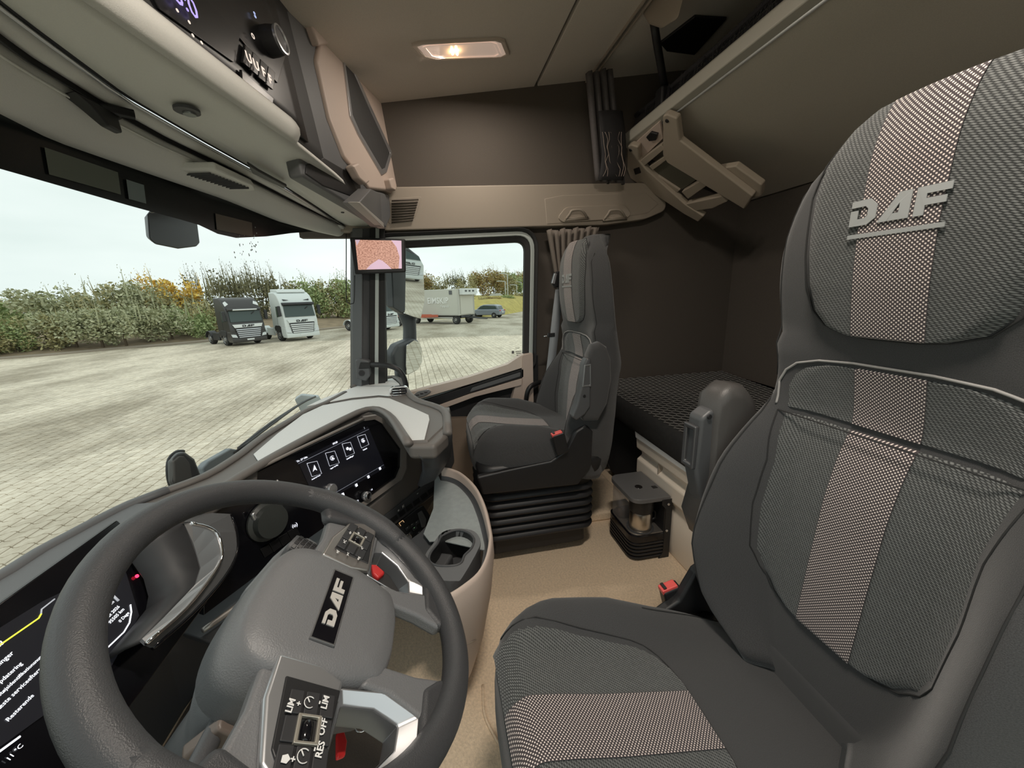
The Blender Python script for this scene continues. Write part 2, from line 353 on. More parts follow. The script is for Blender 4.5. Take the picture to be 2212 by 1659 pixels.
# roof lamps
LAMPG = mat('lamp_lens', (.75,.62,.56), .25, emit=.22, ecol=(1,.75,.60))
BULB = mat('lamp_bulb_glow', (1,.8,.5), .3, emit=40, ecol=(1,.66,.30))
def roof_lamp(px_in, lab, energy):
    P = [V(p) for p in px_in]; c = sum(P, V())/len(P)
    t = thing('roof_lamp', lab, 'lamp', c, 'roof lamps')
    up = V((0,0,.014))
    out2 = [c + (p-c)*1.0 for p in P]; in2 = [c + (p-c)*.9 for p in P]
    frame('rim', [p+up*0 for p in out2], [p for p in in2], (0,0,.02), BEIGE2, t, bevel=.003)
    lens = prism('lens', [p + V((0,0,.003)) for p in in2], (0,0,.004), LAMPG, t, bevel=.001)
    d = (P[2]-P[0]); bc = c + (P[0]-P[2])*.11 - V((0,0,.006))
    for s in (-1, 1): lathe('bulb', [(.001,-.006),(.004,-.004),(.005,0),(.004,.004),(.001,.006)], bc + V((0,s*.009,0)), (0,0,1), BULB, lens, n=10)
    frame('inner_ridge', [c+(p-c)*.8+V((0,0,-.001)) for p in P], [c+(p-c)*.74+V((0,0,-.001)) for p in P], (0,0,.003), LAMPG, lens, bevel=.001)
    ld = bpy.data.lights.new('roof_lamp_light', 'AREA'); ld.shape = 'RECTANGLE'; ld.size = .07; ld.size_y = .34; ld.energy = energy; ld.color = (1,.90,.79)
    lo = bpy.data.objects.new('lamp_light', ld); COL.objects.link(lo); lo.location = c - V((0,0,.012)); lo.parent = t; lo.matrix_parent_inverse = Matrix.Translation(-t.location)
    return t
CPL = (V((0, 0, ceil_z(0))) - V((0,0,.012)), V((0,.155,1)).normalized())
lp = [at(*p, pl=CPL) for p in [(889,101),(905,96),(1075,87),(1091,92),(1102,120),(1090,126),(935,131),(910,125)]]
roof_lamp(lp, 'lit roof lamp with clear lens on the far side of the ceiling', 4.0)
roof_lamp([V((2.06-p.x, p.y, p.z)) for p in lp], 'lit roof lamp above the driver seat', 17.0)
# ================================================================ overhead console above the windscreen
oc = thing('overhead_console', 'grey and black overhead console with switches above the windscreen', 'console', (1.03,.55,1.55))
def tab3(rows): return lambda x: V((x, interp([(a, b) for a, b, c in rows], x), 1.15 + interp([(a, c) for a, b, c in rows], x)))
def mirror_tab(rows): # the console is symmetric about the middle of the cab
    right = [r for r in rows if r[0] >= 1.03]
    return sorted([(2.06 - a, b, c) for a, b, c in right] + right)
cA = tab3([(-.04,.60,.43),(.5,.51,.43),(.765,.457,.43),(.98,.412,.43),(1.287,.347,.43),(1.55,.30,.42),(1.8,.26,.40),(2.1,.19,.335)])
cC = tab3(mirror_tab([(1.03,.592,.42),(1.27,.565,.416),(1.6,.485,.392),(1.85,.443,.372),(2.1,.397,.344)]))
cE = tab3(mirror_tab([(1.03,.637,.40),(1.2,.628,.398),(1.4,.568,.385),(1.78,.495,.37),(2.1,.39,.335)]))
cF = tab3(mirror_tab([(1.03,.735,.331),(1.23,.70,.33),(1.48,.64,.325),(1.77,.586,.31),(1.99,.51,.305),(2.1,.44,.30)]))
X1 = lin(-.04, 2.10, 48)
def band(name, ca, cb, m, t0=0., t1=1., n=4, drop=0, xs=X1, solid=.012, dz=0):
    return grid(name, lambda x, t: ca(x).lerp(cb(x), t0+(t1-t0)*t) + V((0,0,-drop*math.sin(math.pi*t)+dz)), xs, lin(0,1,n), m, oc, solid=solid, off=1)
band('lower_panel', cA, cC, GREYHDR, 0, .965, 6, .006)
band('shadow_groove', cA, cC, BLACK, .955, 1.0, 3, -.008)
band('visor_rail', cC, cE, GREYHDR, .18, .80, 4, .004)
band('rail_groove', cC, cE, BLACK, .78, 1.02, 3, -.006)
tube('bright_bead', [cC(x) + V((0,.004,-.004)) for x in lin(-.04,2.08,30)], .0035, SILVER, oc, n=6, res=1)
band('windscreen_header', cE, cF, GREYHDR, .01, 1.0, 6, .012)
# thin groove inside the header, the roller blind slot
tube('blind_seam', [cE(x).lerp(cF(x), .10) + V((0,0,-.008)) for x in lin(.2,1.3,20)], .0025, GREYHDR, oc, n=6, res=1)
# rear face of the console: black glossy panel, charcoal ends
def face(x, t):  # t=0 at the lower edge, 1 at the ceiling
    a = cA(x); z1 = ceil_z(a.y) + .01
    return V((x, a.y + .012 + .05*t, a.z + (z1 - a.z)*t))
grid('rear_face', lambda x, t: face(x, t) + V((0,.006,0)), lin(-.04,1.72,26), lin(0,1,8), mat('soft_black_face', (.030,.030,.031), .6), oc, solid=.02, off=1)
# pale lip under the black panel
grid('pale_lip', lambda x, t: cA(x) + V((0, -.016*math.sin(t*math.pi) , .055*t-.004)), lin(.6,1.27,20), lin(0,1,6), GREYHDR, oc, solid=.01, off=1)
tip = [cA(1.27) + V((0,-.016*math.sin(t*math.pi), .055*t-.004)) for t in lin(0,1,6)]
mesh('lip_tip', tip + [cA(1.31)+V((0,.01,.03))], [(i,i+1,6) for i in range(5)], GREYHDR, oc, smooth=True)
grid('black_panel', lambda x, t: face(x, t) + V((0,-.004,0)), lin(.75,1.40,14), lin(.10,.9,8), mat('satin_black_panel', (.008,.008,.009), .4), oc, solid=.008, off=1)
FN = V((0,-1,.12)).normalized()
def onface(px, py, d=.008):
    # walk along the sight line to the rear face
    lo = None
    r = ray(px, py)
    for k in range(1, 400):
        p = CAM + r * (k*.006)
        t = (p.z - cA(p.x).z) / max(.05, (ceil_z(cA(p.x).y) + .01 - cA(p.x).z))
        if p.y >= cA(p.x).y + .012 + .05*t - d: return p
    return p
ex_f = (face(1.3,.4) - face(1.0,.4)).normalized(); ey_f = (face(1.1,.8) - face(1.1,.2)).normalized(); nf = ex_f.cross(ey_f)
def fpanel(name, pxs, m, d=.012, depth=.006, bevel=.0015):
    return prism(name, [onface(*p, d) for p in pxs], -nf*depth*-1 if False else V((0,depth,0)), m, oc, bevel=bevel)
GLOSS = mat('black_switch_plastic', (.012,.012,.013), .3)
fpanel('radio_slot', [(330,-10),(440,-10),(520,75),(505,135),(345,20)], GLOSS, .012)
fpanel('radio_trim', [(440,-10),(560,-10),(622,105),(600,180),(525,90)], GLOSS, .011)
for k in range(4):
    a = 527 + k*16.5; b = 100 + k*15.5
    fpanel('console_switch', [(a+3,b-4),(a+19,b+11),(a+14,b+62-k*0-14),(a-2,b+35)], GLOSS, .016)
fpanel('blank_switch', [(522,150),(592,213),(585,244),(525,192)], GLOSS, .015)
prt = mat('lit_switch_print', (.8,.7,.62), .5, emit=.5, ecol=(1,.85,.75))
for k, (s, q) in enumerate((('U',(538,126)),('U',(554,142)),('F',(570,157)),('F',(584,172)))):
    text('switch_symbol', s, onface(*q, .024), ex_f, ey_f, .030, prt, oc, bold=.0006)
for s, q in (('.',(378,9)),('.',(404,35)),('.',(412,64)),('.',(431,80))):
    text('radio_symbol', s, onface(q[0], q[1]-4, .022), ex_f, ey_f, .05, prt, oc)
text('radio_display', '8:0', onface(400, 4, .02), ex_f, ey_f, .05, mat('violet_display', (.3,.25,.6), .4, emit=1.0, ecol=(.35,.28,.75)), oc)
text('knob_symbol', 'o', onface(546,76,.02), ex_f, ey_f, .025, prt, oc); text('knob_symbol', 's', onface(550,30,.02), ex_f, ey_f, .028, mat('blue_print', (.4,.5,.8), .5, emit=.6, ecol=(.5,.6,1)), oc)
kc = onface(580,90,.012)
kn = lathe('rotary_knob', [(.034,-.01),(.034,.012),(.030,.034),(.001,.034)], kc, nf, BLACK, oc, n=32)
lathe('knob_ring', [(.031,.030),(.032,.037),(.028,.038),(.027,.034)], kc, nf, SILVER, kn, n=32, caps=False)
kn.matrix_basis = Matrix.Identity(4)
# ceiling side beige trim with the loudspeaker, at the passenger end
def ypl(y0, k): return (V((1.85, y0, 1.9)), V((k,-1,.10)).normalized())
TP = ypl(.245, -.30)
def tp(px, py, d=0): return at(px, py, pl=(TP[0] - TP[1]*-d, TP[1]))
out_t = [(655,-40),(690,95),(684,130),(712,255),(745,340),(800,408),(838,412),(862,425),(866,400),(846,225),(800,40),(782,-40)]
sp = prism('speaker_trim', [tp(*p) for p in out_t], -TP[1]*.05, BEIGE, oc, bevel=.012, seg=3)
prism('trim_flange', [tp(*p, -.012) for p in [(775,-40),(800,45),(842,225),(868,415),(861,428),(835,300),(790,80),(755,-40)]], -TP[1]*.05, BEIGE, oc, bevel=.010, seg=3)
prism('upper_step', [tp(*p, .014) for p in [(650,-40),(740,-40),(757,78),(718,94),(690,98),(676,60)]], -TP[1]*.03, BEIGE, oc, bevel=.008, seg=3)
sg_o = [(739,97),(750,110),(800,225),(848,330),(836,372),(826,378),(775,290),(757,250)]
sg_i = [(743,112),(751,124),(797,230),(843,330),(833,362),(826,366),(780,288),(762,247)]
frame('speaker_rim', [tp(*p, .006) for p in sg_o], [tp(*p, .006) for p in sg_i], -TP[1]*.012, SILVER, sp, bevel=.003)
msh = bpy.data.materials.new('speaker_mesh'); msh.use_nodes = True
_t = msh.node_tree; _b = _t.nodes['Principled BSDF']; _v = _t.nodes.new('ShaderNodeTexVoronoi'); _v.inputs['Scale'].default_value = 320; _v.inputs['Randomness'].default_value = 0
_c = _t.nodes.new('ShaderNodeTexCoord'); _r = _t.nodes.new('ShaderNodeValToRGB'); _r.color_ramp.elements[0].color = (.005,.005,.005,1); _r.color_ramp.elements[1].color = (.06,.06,.06,1); _r.color_ramp.elements[0].position = .25; _r.color_ramp.elements[1].position = .5
_t.links.new(_c.outputs['Object'], _v.inputs['Vector']); _t.links.new(_v.outputs['Distance'], _r.inputs[0]); _t.links.new(_r.outputs[0], _b.inputs['Base Color']); _b.inputs['Roughness'].default_value = .5
prism('speaker_grille', [tp(*p, .003) for p in sg_i], -TP[1]*.012, msh, sp, bevel=.001)
for q in ([(762,357),(775,351),(797,380),(800,392),(792,398),(778,386)], [(842,386),(851,383),(858,400),(856,412),(848,408)]):
    prism('trim_hook', [tp(*p, .03) for p in q], -TP[1]*.035, BEIGE, sp, bevel=.008, seg=3)
# charcoal corner below the speaker with grip dimple, and the end cap
prism('corner_body', [tp(*p, -.012) for p in [(560,-40),(700,95),(712,255),(745,340),(800,408),(842,420),(845,470),(835,492),(770,450),(655,380),(640,310),(600,200)]], -TP[1]*.05, DARK2, oc, bevel=.010, seg=3)
prism('dimple_shade', [tp(*p, -.009) for p in [(662,355),(700,340),(750,370),(772,410),(760,424),(700,402),(660,375)]], -TP[1]*.02, BLACK, oc, bevel=.003, seg=3)  # flat pad, its black colour stands for the shade inside the grip recess
prism('end_cap', [at(*p, y=.20) for p in [(775,438),(802,408),(838,425),(842,455),(834,492),(825,490)]], (0,.05,0), DARK2, oc, bevel=.004)
prism('end_cap_edge', [at(*p, y=.195) for p in [(773,437),(778,436),(836,488),(832,494)]], (0,.03,0), mat('pale_edge', (.42,.40,.37), .5), oc, bevel=.002)
# small round lock in the lower panel and blind latches
lk = cA(.98).lerp(cC(.98), .55)
pkl = at(403,235, z=1.15+.414)
lathe('lock_dimple', [(.001,.004),(.022,.004),(.024,0),(.024,.006)], pkl, (0,0,-1), DARK, oc, n=24)
lathe('lock_barrel', [(.001,.009),(.012,.009),(.013,.004)], pkl + V((.008,0,0)), (0,0,-1), mat('dark_steel', (.25,.27,.26), .35, metal=.6), oc, n=20)
for q in ((740,458),(660,468),(795,486)):
    lathe('screw', [(.001,.004),(.006,.004),(.007,0)], at(*q, z=1.15+.345), (0,0,-1), DARK, oc, n=12)
def latch(q, w, lab):
    p0 = at(q[0], q[1], z=1.15+.385)
    ll = tag(loft('blind_latch', [[p0 + V((dx, dy, dz)) for dx, dy, dz in ((-w,-.012,.004),(w,-.012,.004),(w*.8,.020,.002),(-w*.8,.020,.002))],
        [p0 + V((dx, dy, dz)) for dx, dy, dz in ((-w*.5,-.016,-.008),(w*.6,-.016,-.008),(w*.6,.012,-.012),(-w*.4,.012,-.012))],
        [p0 + V((dx, dy, dz)) for dx, dy, dz in ((w*.1,-.014,-.030),(w*.7,-.014,-.030),(w*.75,.002,-.032),(w*.1,.002,-.032))]], BLACK, oc, smooth=False, bevel=.004))
latch((205,232), .06, ''); latch((665,462), .028, '')
for q in ((150,208,240,262),):
    tube('latch_bar', [at(140,212,z=1.15+.395), at(290,248,z=1.15+.395)], .010, BLACK, oc, n=8, res=1)
# vent grille in the header
vg = lambda px, py, d: at(px, py, z=1.15+.352-d)
vs0 = prism('vent_surround', [vg(*p, 0) for p in [(303,372),(330,366),(465,366),(545,402),(552,412),(520,418),(420,412)]], (0,0,.02), GREYHDR, oc, bevel=.006)
for k in range(12):
    t = k/11
    a = vg(368+95*t*1.0, 384+24*t*.95, .004); b = vg(455+80*t, 374+32*t, .004)
    tube('vent_slat', [vg(375+58*t, 378+30*t, .004), vg(455+82*t, 375+31*t, .004)], .0028, DARK, vs0, n=6, res=1)
# small black clip near the far end of the rail
prism('rail_clip', [at(*p, z=1.15+.375) for p in [(534,355),(560,372),(620,404),(612,408),(545,375)]], (0,0,.01), BLACK, oc, bevel=.003)
# ================================================================ steering wheel
WC = V((.447, .175, .775)); WN = V((0, -.606, .795)).normalized(); WX = V((1, 0, 0)); WY = WN.cross(WX)
def L(x, y, h=0): return WC + WX*x + WY*y + WN*h
def wpx(px, py, h=0): return at(px, py, pl=(WC + WN*h, WN))
sw = thing('steering_wheel', 'black leather steering wheel with silver spokes and a lettered hub', 'steering wheel', WC)
rr = .2115
tube('rim', [L(rr*math.cos(a), rr*math.sin(a), 0) for a in [2*math.pi*k/96 for k in range(96)]], .0182, LEATHER, sw, n=20, closed=True, res=1)
for s in (1, -1):   # thumb swellings where the side spokes meet the rim
    tube('rim_grip', [L(s*rr*math.cos(a), rr*math.sin(a), .001) for a in lin(.42, -.52, 16)], [(0,.017),(.25,.0205),(.8,.021),(1,.017)], LEATHER, sw, n=16, res=1)
def loop2(half): return half + [(-x, y) for x, y in reversed(half) if abs(x) > 1e-6]
half = [(0,.072),(.045,.069),(.078,.056),(.092,.030),(.092,-.010),(.086,-.050),(.073,-.088),(.062,-.106),(.03,-.115),(0,-.116)]
ol = [tuple(p)[:2] for p in crs([(x, y, 0) for x, y in loop2(half)], 4, True)]
cy = -.02
def ring(sc, h): return [L(x*sc, cy + (y-cy)*sc, h) for x, y in ol]
loft('hub_pad', [ring(1.10,-.07), ring(1.06,-.03), ring(1.01,-.010), ring(.985,-.004), ring(.94,.0005), ring(.75,.004), ring(.5,.006), ring(.2,.0065), ring(.02,.0065)], PAD, sw)
for s in (1, -1):
    f = lambda pts, h: [L(s*x, y, h) for x, y in pts]
    # side spoke plate reaching the rim
    prism('side_spoke', f([(.07,.030),(.13,.024),(.20,.030),(.212,-.02),(.205,-.066),(.08,-.062)], -.028), WN*.022, PAD, sw, bevel=.006, seg=3)
    prism('spoke_root', f([(.165,.034),(.205,.05),(.214,-.03),(.205,-.075),(.186,-.055),(.183,-.02)], -.018), WN*.022, LEATHER, sw, bevel=.009, seg=3)
    # lower spoke running down beside the hole
    prism('lower_spoke', f([(.048,-.095),(.080,-.080),(.080,-.118),(.094,-.156),(.105,-.178),(.06,-.205),(.040,-.188),(.047,-.15)], -.022), WN*.020, PAD, sw, bevel=.006, seg=3)
    prism('lower_spoke_grip', f([(.062,-.160),(.094,-.158),(.150,-.158),(.13,-.175),(.085,-.198),(.045,-.21),(.040,-.186)], -.016), WN*.018, LEATHER, sw, bevel=.008, seg=3)
    # silver lined opening
    S = [(.088,-.058),(.150,-.054),(.190,-.052),(.205,-.070),(.183,-.120),(.150,-.156),(.092,-.159),(.077,-.112)]
    I = [(.097,-.068),(.140,-.066),(.160,-.068),(.166,-.080),(.150,-.112),(.124,-.136),(.100,-.138),(.091,-.105)]
    frame('silver_bezel', f(S, -.004), f(I, -.016), -WN*.012, SILVER, sw, bevel=.003)
    frame('bezel_wall', f([(a*1.0, b) for a, b in I], -.016), f([(.13+(a-.13)*.86, -.10+(b+.10)*.86) for a, b in I], -.034), -WN*.004, mat('dark_silver', (.20,.205,.215), .35, metal=.7), sw, bevel=.001)
    # button cluster
    prism('cluster_bezel', f([(.080,.018),(.125,.014),(.176,-.004),(.194,-.030),(.195,-.054),(.088,-.058),(.078,-.03)], -.006), WN*.010, SILVER if s < 0 else mat('warm_silver', (.42,.40,.38), .3, metal=.8), sw, bevel=.004, seg=3)
    bfl = prism('button_field', f(([(.102,.003),(.165,-.008),(.181,-.022),(.178,-.056),(.100,-.056)] if s < 0 else [(.100,.004),(.155,-.005),(.170,-.016),(.170,-.050),(.098,-.053)]), .003), WN*.003, BLACK, sw, bevel=.002)
    cx0, cy0 = (.1455 if s < 0 else .136), (-.033 if s < 0 else -.024); u = V((1, -.13, 0)).normalized(); w = V((u.y*-1, u.x, 0))
    for i in (-1, 0, 1):
        for j in (-1, 0, 1):
            if i == 0 and j == 0: continue
            c = V((cx0, cy0, 0)) + u*(i*.0235) + w*(j*.0158)
            pts = [c + u*(a*.0108) + w*(b*.0070) for a, b in ((-1,-1),(1,-1),(1,1),(-1,1))]
            prism('wheel_button', [L(s*p.x, p.y, .005) for p in pts], WN*.003, mat('button_rubber', (.030,.030,.032), .45), bfl, bevel=.0012)
    fo = [V((cx0,cy0,0)) + u*(a*.0125) + w*(b*.0115) for a, b in ((-1,-1),(1,-1),(1,1),(-1,1))]
    fi = [V((cx0,cy0,0)) + u*(a*.0100) + w*(b*.0078) for a, b in ((-1,-1),(1,-1),(1,1),(-1,1))]
    frame('scroll_frame', [L(s*p.x,p.y,.006) for p in fo], [L(s*p.x,p.y,.006) for p in fi], WN*.004, mat('champagne_silver', (.62,.58,.50), .25, metal=.7), sw, bevel=.001)
    c = V((cx0,cy0,0)); axd = (WX*(u.x*s) + WY*u.y)
    ax = axd if s > 0 else axd
    cen = L(s*c.x, c.y, .0035)
    lathe('scroll_roller', [(.005,-.0088),(.0062,-.0075),(.0066,0),(.0062,.0075),(.005,.0088)], cen, ax, PIANO, sw, n=20)
    for k in range(7):
        a = 2*math.pi*k/14 - .6
# hub badge
bpl = box('badge_plate', L(0,-.021,.0068), (.112,.029,.003), PIANO, sw, axes=(WX,WY,WN), bevel=.001)
frame('badge_rim', [L(x,y,.0085) for x, y in ((-.0565,-.036),(.0565,-.036),(.0565,-.006),(-.0565,-.006))], [L(x,y,.0085) for x, y in ((-.0545,-.0345),(.0545,-.0345),(.0545,-.0075),(-.0545,-.0075))], -WN*.003, mat('badge_edge', (.3,.3,.3), .3, metal=.8), sw, bevel=.0004)
LETTER = mat('badge_silver', (.68,.66,.62), .4, metal=.35)
def poly_letter(name, pts, o, ex, ey, sx, sy, m, parent, nn, depth=.0012):
    o, ex, ey = V(o), V(ex), V(ey)
    return prism(name, [o + ex*(x*sx) + ey*(y*sy) for x, y in pts], V(nn)*depth, m, parent, bevel=0)
# blocky letters D A F with the emblem's slanted cuts
LD = [(0,0),(.62,0),(.88,.22),(.88,.72),(.62,1),(0,1),(0,.74),(.5,.74),(.6,.62),(.6,.36),(.5,.27),(.26,.27),(.26,.62),(0,.62)]
LA = [(0,0),(.30,0),(.62,.62),(.62,.26),(.44,.26),(.31,0),(.92,0),(.92,1),(.56,1)]
LF = [(0,0),(.27,0),(.27,.34),(.78,.34),(.78,.58),(.27,.58),(.27,.74),(.86,.74),(.86,1),(0,1)]
def daf(o, ex, ey, w, h, m, parent, nn, depth=.0012):
    ex, ey = V(ex).normalized(), V(ey).normalized(); nn = V(nn)
    k = w / 2.86
    for nme, P, x0 in (('letter_d', LD, 0), ('letter_a', LA, .95), ('letter_f', LF, 2.0)):
        poly_letter(nme, P, V(o) + ex*(x0*k), ex, ey, k, h, m, parent, nn, depth)
daf(L(-.034,-.0285,.0083), WX, WY, .075, .0155, LETTER, bpl, WN)
# printed marks on the keys (read along the wheel)
def wt(s, px, py, size, h=.0095, m=PRINT, bold=.0002): text('key_print', s, wpx(px, py, h), WX, WY, size, m, sw, bold=bold, depth=.0002)
for s_, q, z_ in (('LIM',(628,1524),.0085),('+',(646,1520),.0075),('LIM',(703,1517),.0085),('-',(689,1517),.010),('OFF',(698,1570),.0085),('RES',(692,1619),.0085),('-',(678,1618),.010),('+',(634,1640),.0075)):
    wt(s_, *q, z_)
def gauge(px, py, r):
    o = wpx(px, py, .0094)
    tube('key_print', [o + WX*(r*math.cos(a)) + WY*(r*math.sin(a)) for a in lin(-.6, 4.0, 14)], .0005, PRINT, sw, n=5, res=1)
    tube('key_print', [o, o + WX*(r*.7) + WY*(r*.6)], .0006, PRINT, sw, n=5, res=1)
gauge(669,1517,.0052); gauge(656,1633,.0055)
prism('key_print', [wpx(*p, .0094) for p in [(610,1632),(622,1629),(627,1640),(618,1650),(606,1647)]], WN*.0003, PRINT, sw, bevel=0)
for s_, q, z_ in (('<>',(757,1151),.006),('=',(775,1152),.008),('^',(792,1161),.009),('>C',(745,1170),.006),('<*',(783,1184),.007),('=/',(730,1192),.007),('><',(752,1197),.006),('=x',(775,1206),.007)):
    wt(s_, *q, z_, .0095)
# ================================================================ steering column with stalks
sc = thing('steering_column', 'charcoal steering column shroud behind the wheel hub', 'steering column', L(0,0,-.30))
def cring(sx, sy, h, dy=0):
    return [L(x*sx, dy + y*sy, h) for x, y in rrect(2, 2, .7, 5)]
loft('shroud', [cring(.070,.050,-.055,.010), cring(.088,.058,-.070,.012), cring(.092,.060,-.10,.012), cring(.080,.052,-.14,.010), cring(.060,.042,-.18,.012), cring(.05,.036,-.34,.02)], DARK2, sc)
prism('shroud_seam', [L(-.093,.01,-.08), L(-.093,.014,-.08), L(-.088,.02,-.12), L(-.088,.016,-.12)], WX*.004, BLACK, sc, bevel=0)
prism('lower_shroud', [L(-.06,-.02,-.08), L(.06,-.02,-.08), L(.055,-.05,-.12), L(-.055,-.05,-.12)], -WN*.08, DARK, sc, bevel=.012, seg=3)
loft('brown_side_cover', [[L(-.098-.012*q, y*(1-.15*q)+.005, h) for y, h in ((-.035,-.075),(.03,-.065),(.045,-.11),(.02,-.15),(-.03,-.14))] for q in (0, .7, 1)], mat('brown_plastic', (.12,.095,.08), .45), sc, smooth=False, bevel=.004)
# right stalk: rotary drive selector with knurled barrel, seen beyond the hub
SA = wpx(600,1262,-.055); SB = wpx(668,1180,-.055); sd = (SB - SA).normalized(); so = sd.cross(WN).normalized()
st = thing('selector_stalk', 'black drive selector stalk with knurled ring marked D N R', 'stalk', SA)
prism('stalk_paddle', [p for p in [SA - so*.030 - sd*.03, SA + so*.028 - sd*.03, SA + so*.030 + sd*.045, SB + so*.026 - sd*.005, SB + so*.010 + sd*.022, SB - so*.014 + sd*.022, SB - so*.030 - sd*.004, SA - so*.033 + sd*.05]], -WN*.03, DARK2, st, bevel=.009, seg=3)
prism('stalk_panel', [SA - so*.020 - sd*.02, SA + so*.018 - sd*.02, SA + so*.018 + sd*.045, SA - so*.022 + sd*.045], WN*.003, PIANO, st, bevel=.002)
kb = SA.lerp(SB, .66) + WN*.004
kbo = lathe('knurled_barrel', [(.010,-.026),(.0215,-.024),(.0225,-.02),(.0225,.020),(.0215,.024),(.010,.026)], kb, so, DARK, st, n=28)
for a in range(20):
    for b in range(5):
        q = 2*math.pi*(a + .5*(b % 2))/20
        rdir = (WN*math.cos(q) + sd*math.sin(q))
        if rdir.dot(WN) < -.1: continue
        c = kb + so*(-.016 + b*.008) + rdir*.0225
        box('knurl', c, (.0058,.0062,.002), BLACK, kbo, axes=(rdir.cross(so), so, rdir), bevel=.0006)
for s_, q in (('D',(682,1185)),('N',(675,1178)),('R',(684,1190))): pass
for k, s_ in enumerate('DNR'): text('stalk_print', s_, SB + so*(-.020 + .015*k) - sd*.006 + WN*.004, so, sd, .012, PRINT, st, bold=.0004)
text('stalk_print', 'OFF', SA + sd*.018 + so*.004 + WN*.004, WX*.9 + WY*.2, WY, .014, PRINT, st, bold=.0004)
text('stalk_print', 'O', SA + sd*.002 - so*.006 + WN*.004, WX*.9 + WY*.2, WY, .016, PRINT, st)
# left stalk
lst = thing('indicator_stalk', 'black stalk below the near spoke of the steering wheel', 'stalk', L(-.10,.03,-.08))
tube('arm', [L(-.09,.03,-.085), L(-.16,.03,-.075), L(-.225,.02,-.06)], [(0,.010),(.5,.009),(.75,.013),(1,.011)], DARK, lst, n=12)
lathe('end_cap', [(.0115,0),(.0115,.012),(.008,.016)], L(-.225,.02,-.06), WX*-1, BLACK, lst, n=16)
# ignition key with red tag
kt = thing('red_key_tag', 'red key tag hanging from the steering column', 'tag', L(-.10,-.10,-.12))
prism('tag', [wpx(*p, -.10) for p in [(728,1582),(742,1565),(752,1600),(748,1632),(728,1640)]], -WN*.006, RED, kt, bevel=.003)
ky = thing('ignition_keys', 'metal keys hanging beside the red tag', 'keys', L(-.08,-.12,-.12))
prism('key_bow', [wpx(*p, -.13) for p in [(772,1568),(785,1560),(790,1566),(782,1574)]], -WN*.003, mat('bronze_key', (.35,.24,.20), .3, metal=.9), ky, bevel=.001)
prism('key_blade', [wpx(*p, -.13) for p in [(795,1562),(803,1560),(813,1580),(810,1586),(803,1583)]], -WN*.003, mat('nickel_key', (.5,.45,.38), .3, metal=.9), ky, bevel=.001)
tube('key_ring', [wpx(785,1560,-.128)+V((.012*math.cos(a),.012*math.sin(a),0)) for a in lin(0,5.8,14)], .001, CHROME, ky, n=5, closed=True, res=1)
# ================================================================ dashboard
da = thing('dashboard', 'grey topped dashboard wrapping round the driver with black facia', 'dashboard', (1.1,.5,.4))
ZT = .70
dp = lambda px, py, z=ZT: at(px, py, z=z)
edge_px = [(0,1245),(70,1200),(135,1165),(200,1130),(270,1095),(350,1064),(430,1034),(480,1005),(515,981),(561,946),(616,913),(654,890),(697,873),(740,850),(762,837),(800,824),(850,816),(868,828),(881,850),(902,867),(930,876),(955,886),(965,900),(967,938)]
front = [V((-.06,.45,ZT)), V((.12,.60,ZT)), V((.45,.74,ZT)), V((.62,.78,ZT))] + [dp(*p) for p in edge_px]
hood_px = [(940,962),(883,962),(866,935),(846,905),(826,890),(805,885),(775,892),(700,930),(640,962),(560,1008),(480,1058),(420,1100)]
back = [dp(*p) for p in hood_px] + [V((.80,.62,ZT)), V((.62,.655,ZT)), V((.3,.655,ZT)), V((.0,.60,ZT)), V((-.06,.5,ZT))]
top = prism('top_plate', front + back, (0,0,-.05), BROWNGR, da, bevel=.014, seg=3)
inset = [(548,983),(600,938),(654,897),(697,877),(760,866),(819,860),(842,862),(900,886),(926,898),(928,908),(917,952),(882,955),(866,930),(846,900),(826,887),(805,883),(775,889),(700,927),(640,960),(562,1004)]
prism('grey_inset', [dp(*p, ZT+.002) for p in inset], (0,0,.004), GREYTOP, da, bevel=.002)
tl = [(662,880),(700,862),(760,840),(800,826),(848,819),(862,830),(872,850),(840,857),(818,855),(760,861)]
prism('far_shelf', [dp(*p, ZT+.001) for p in tl], (0,0,.006), GREYTOP, da, bevel=.003)
# raised lip along the windscreen and the facia hood
def strip(name, pts, w, h, m, parent=da, z0=0): 
    return tube(name, pts, w, m, parent, n=10, res=2, flat=h)
strip('front_lip', [p + V((0,-.012,.004)) for p in front[4:18]], .014, .6, BROWNGR)
strip('front_lip', [p + V((0,-.012,.005)) for p in front[:10]], .0155, .6, DARK2)
prism('binnacle_top', [p + V((0,-.004,.001)) for p in front[:9]] + [V((.93,.60,ZT+.001)), V((.80,.615,ZT+.001)), V((.62,.65,ZT+.001)), V((.3,.65,ZT+.001)), V((.0,.595,ZT+.001)), V((-.05,.5,ZT+.001))], (0,0,.006), DARK2, da, bevel=.003)
strip('hood_lip', [dp(*p) + V((0,0,.004)) for p in hood_px[1:]], .016, .7, BROWNGR)
strip('side_lip', [p + V((0,0,.003)) for p in front[18:]], .016, .7, BROWNGR)
# facia plane turned to the driver
FH = V((.85,-.53,0)).normalized(); FU = V((-.016,.032,.17)).normalized(); FNm = FU.cross(FH)*-1
if FNm.y > 0: FNm = -FNm
FO = V((1.193,.448,.67))
def fp(px, py, d=0): return at(px, py, pl=(FO + FNm*d, FNm))
prism('facia_glass', [fp(*p) for p in [(440,1075),(500,1047),(640,978),(786,909),(808,906),(826,916),(866,970),(865,1008),(856,1030),(800,1072),(700,1140),(560,1240),(440,1330)]], -FNm*.02, PIANO, da, bevel=.002)
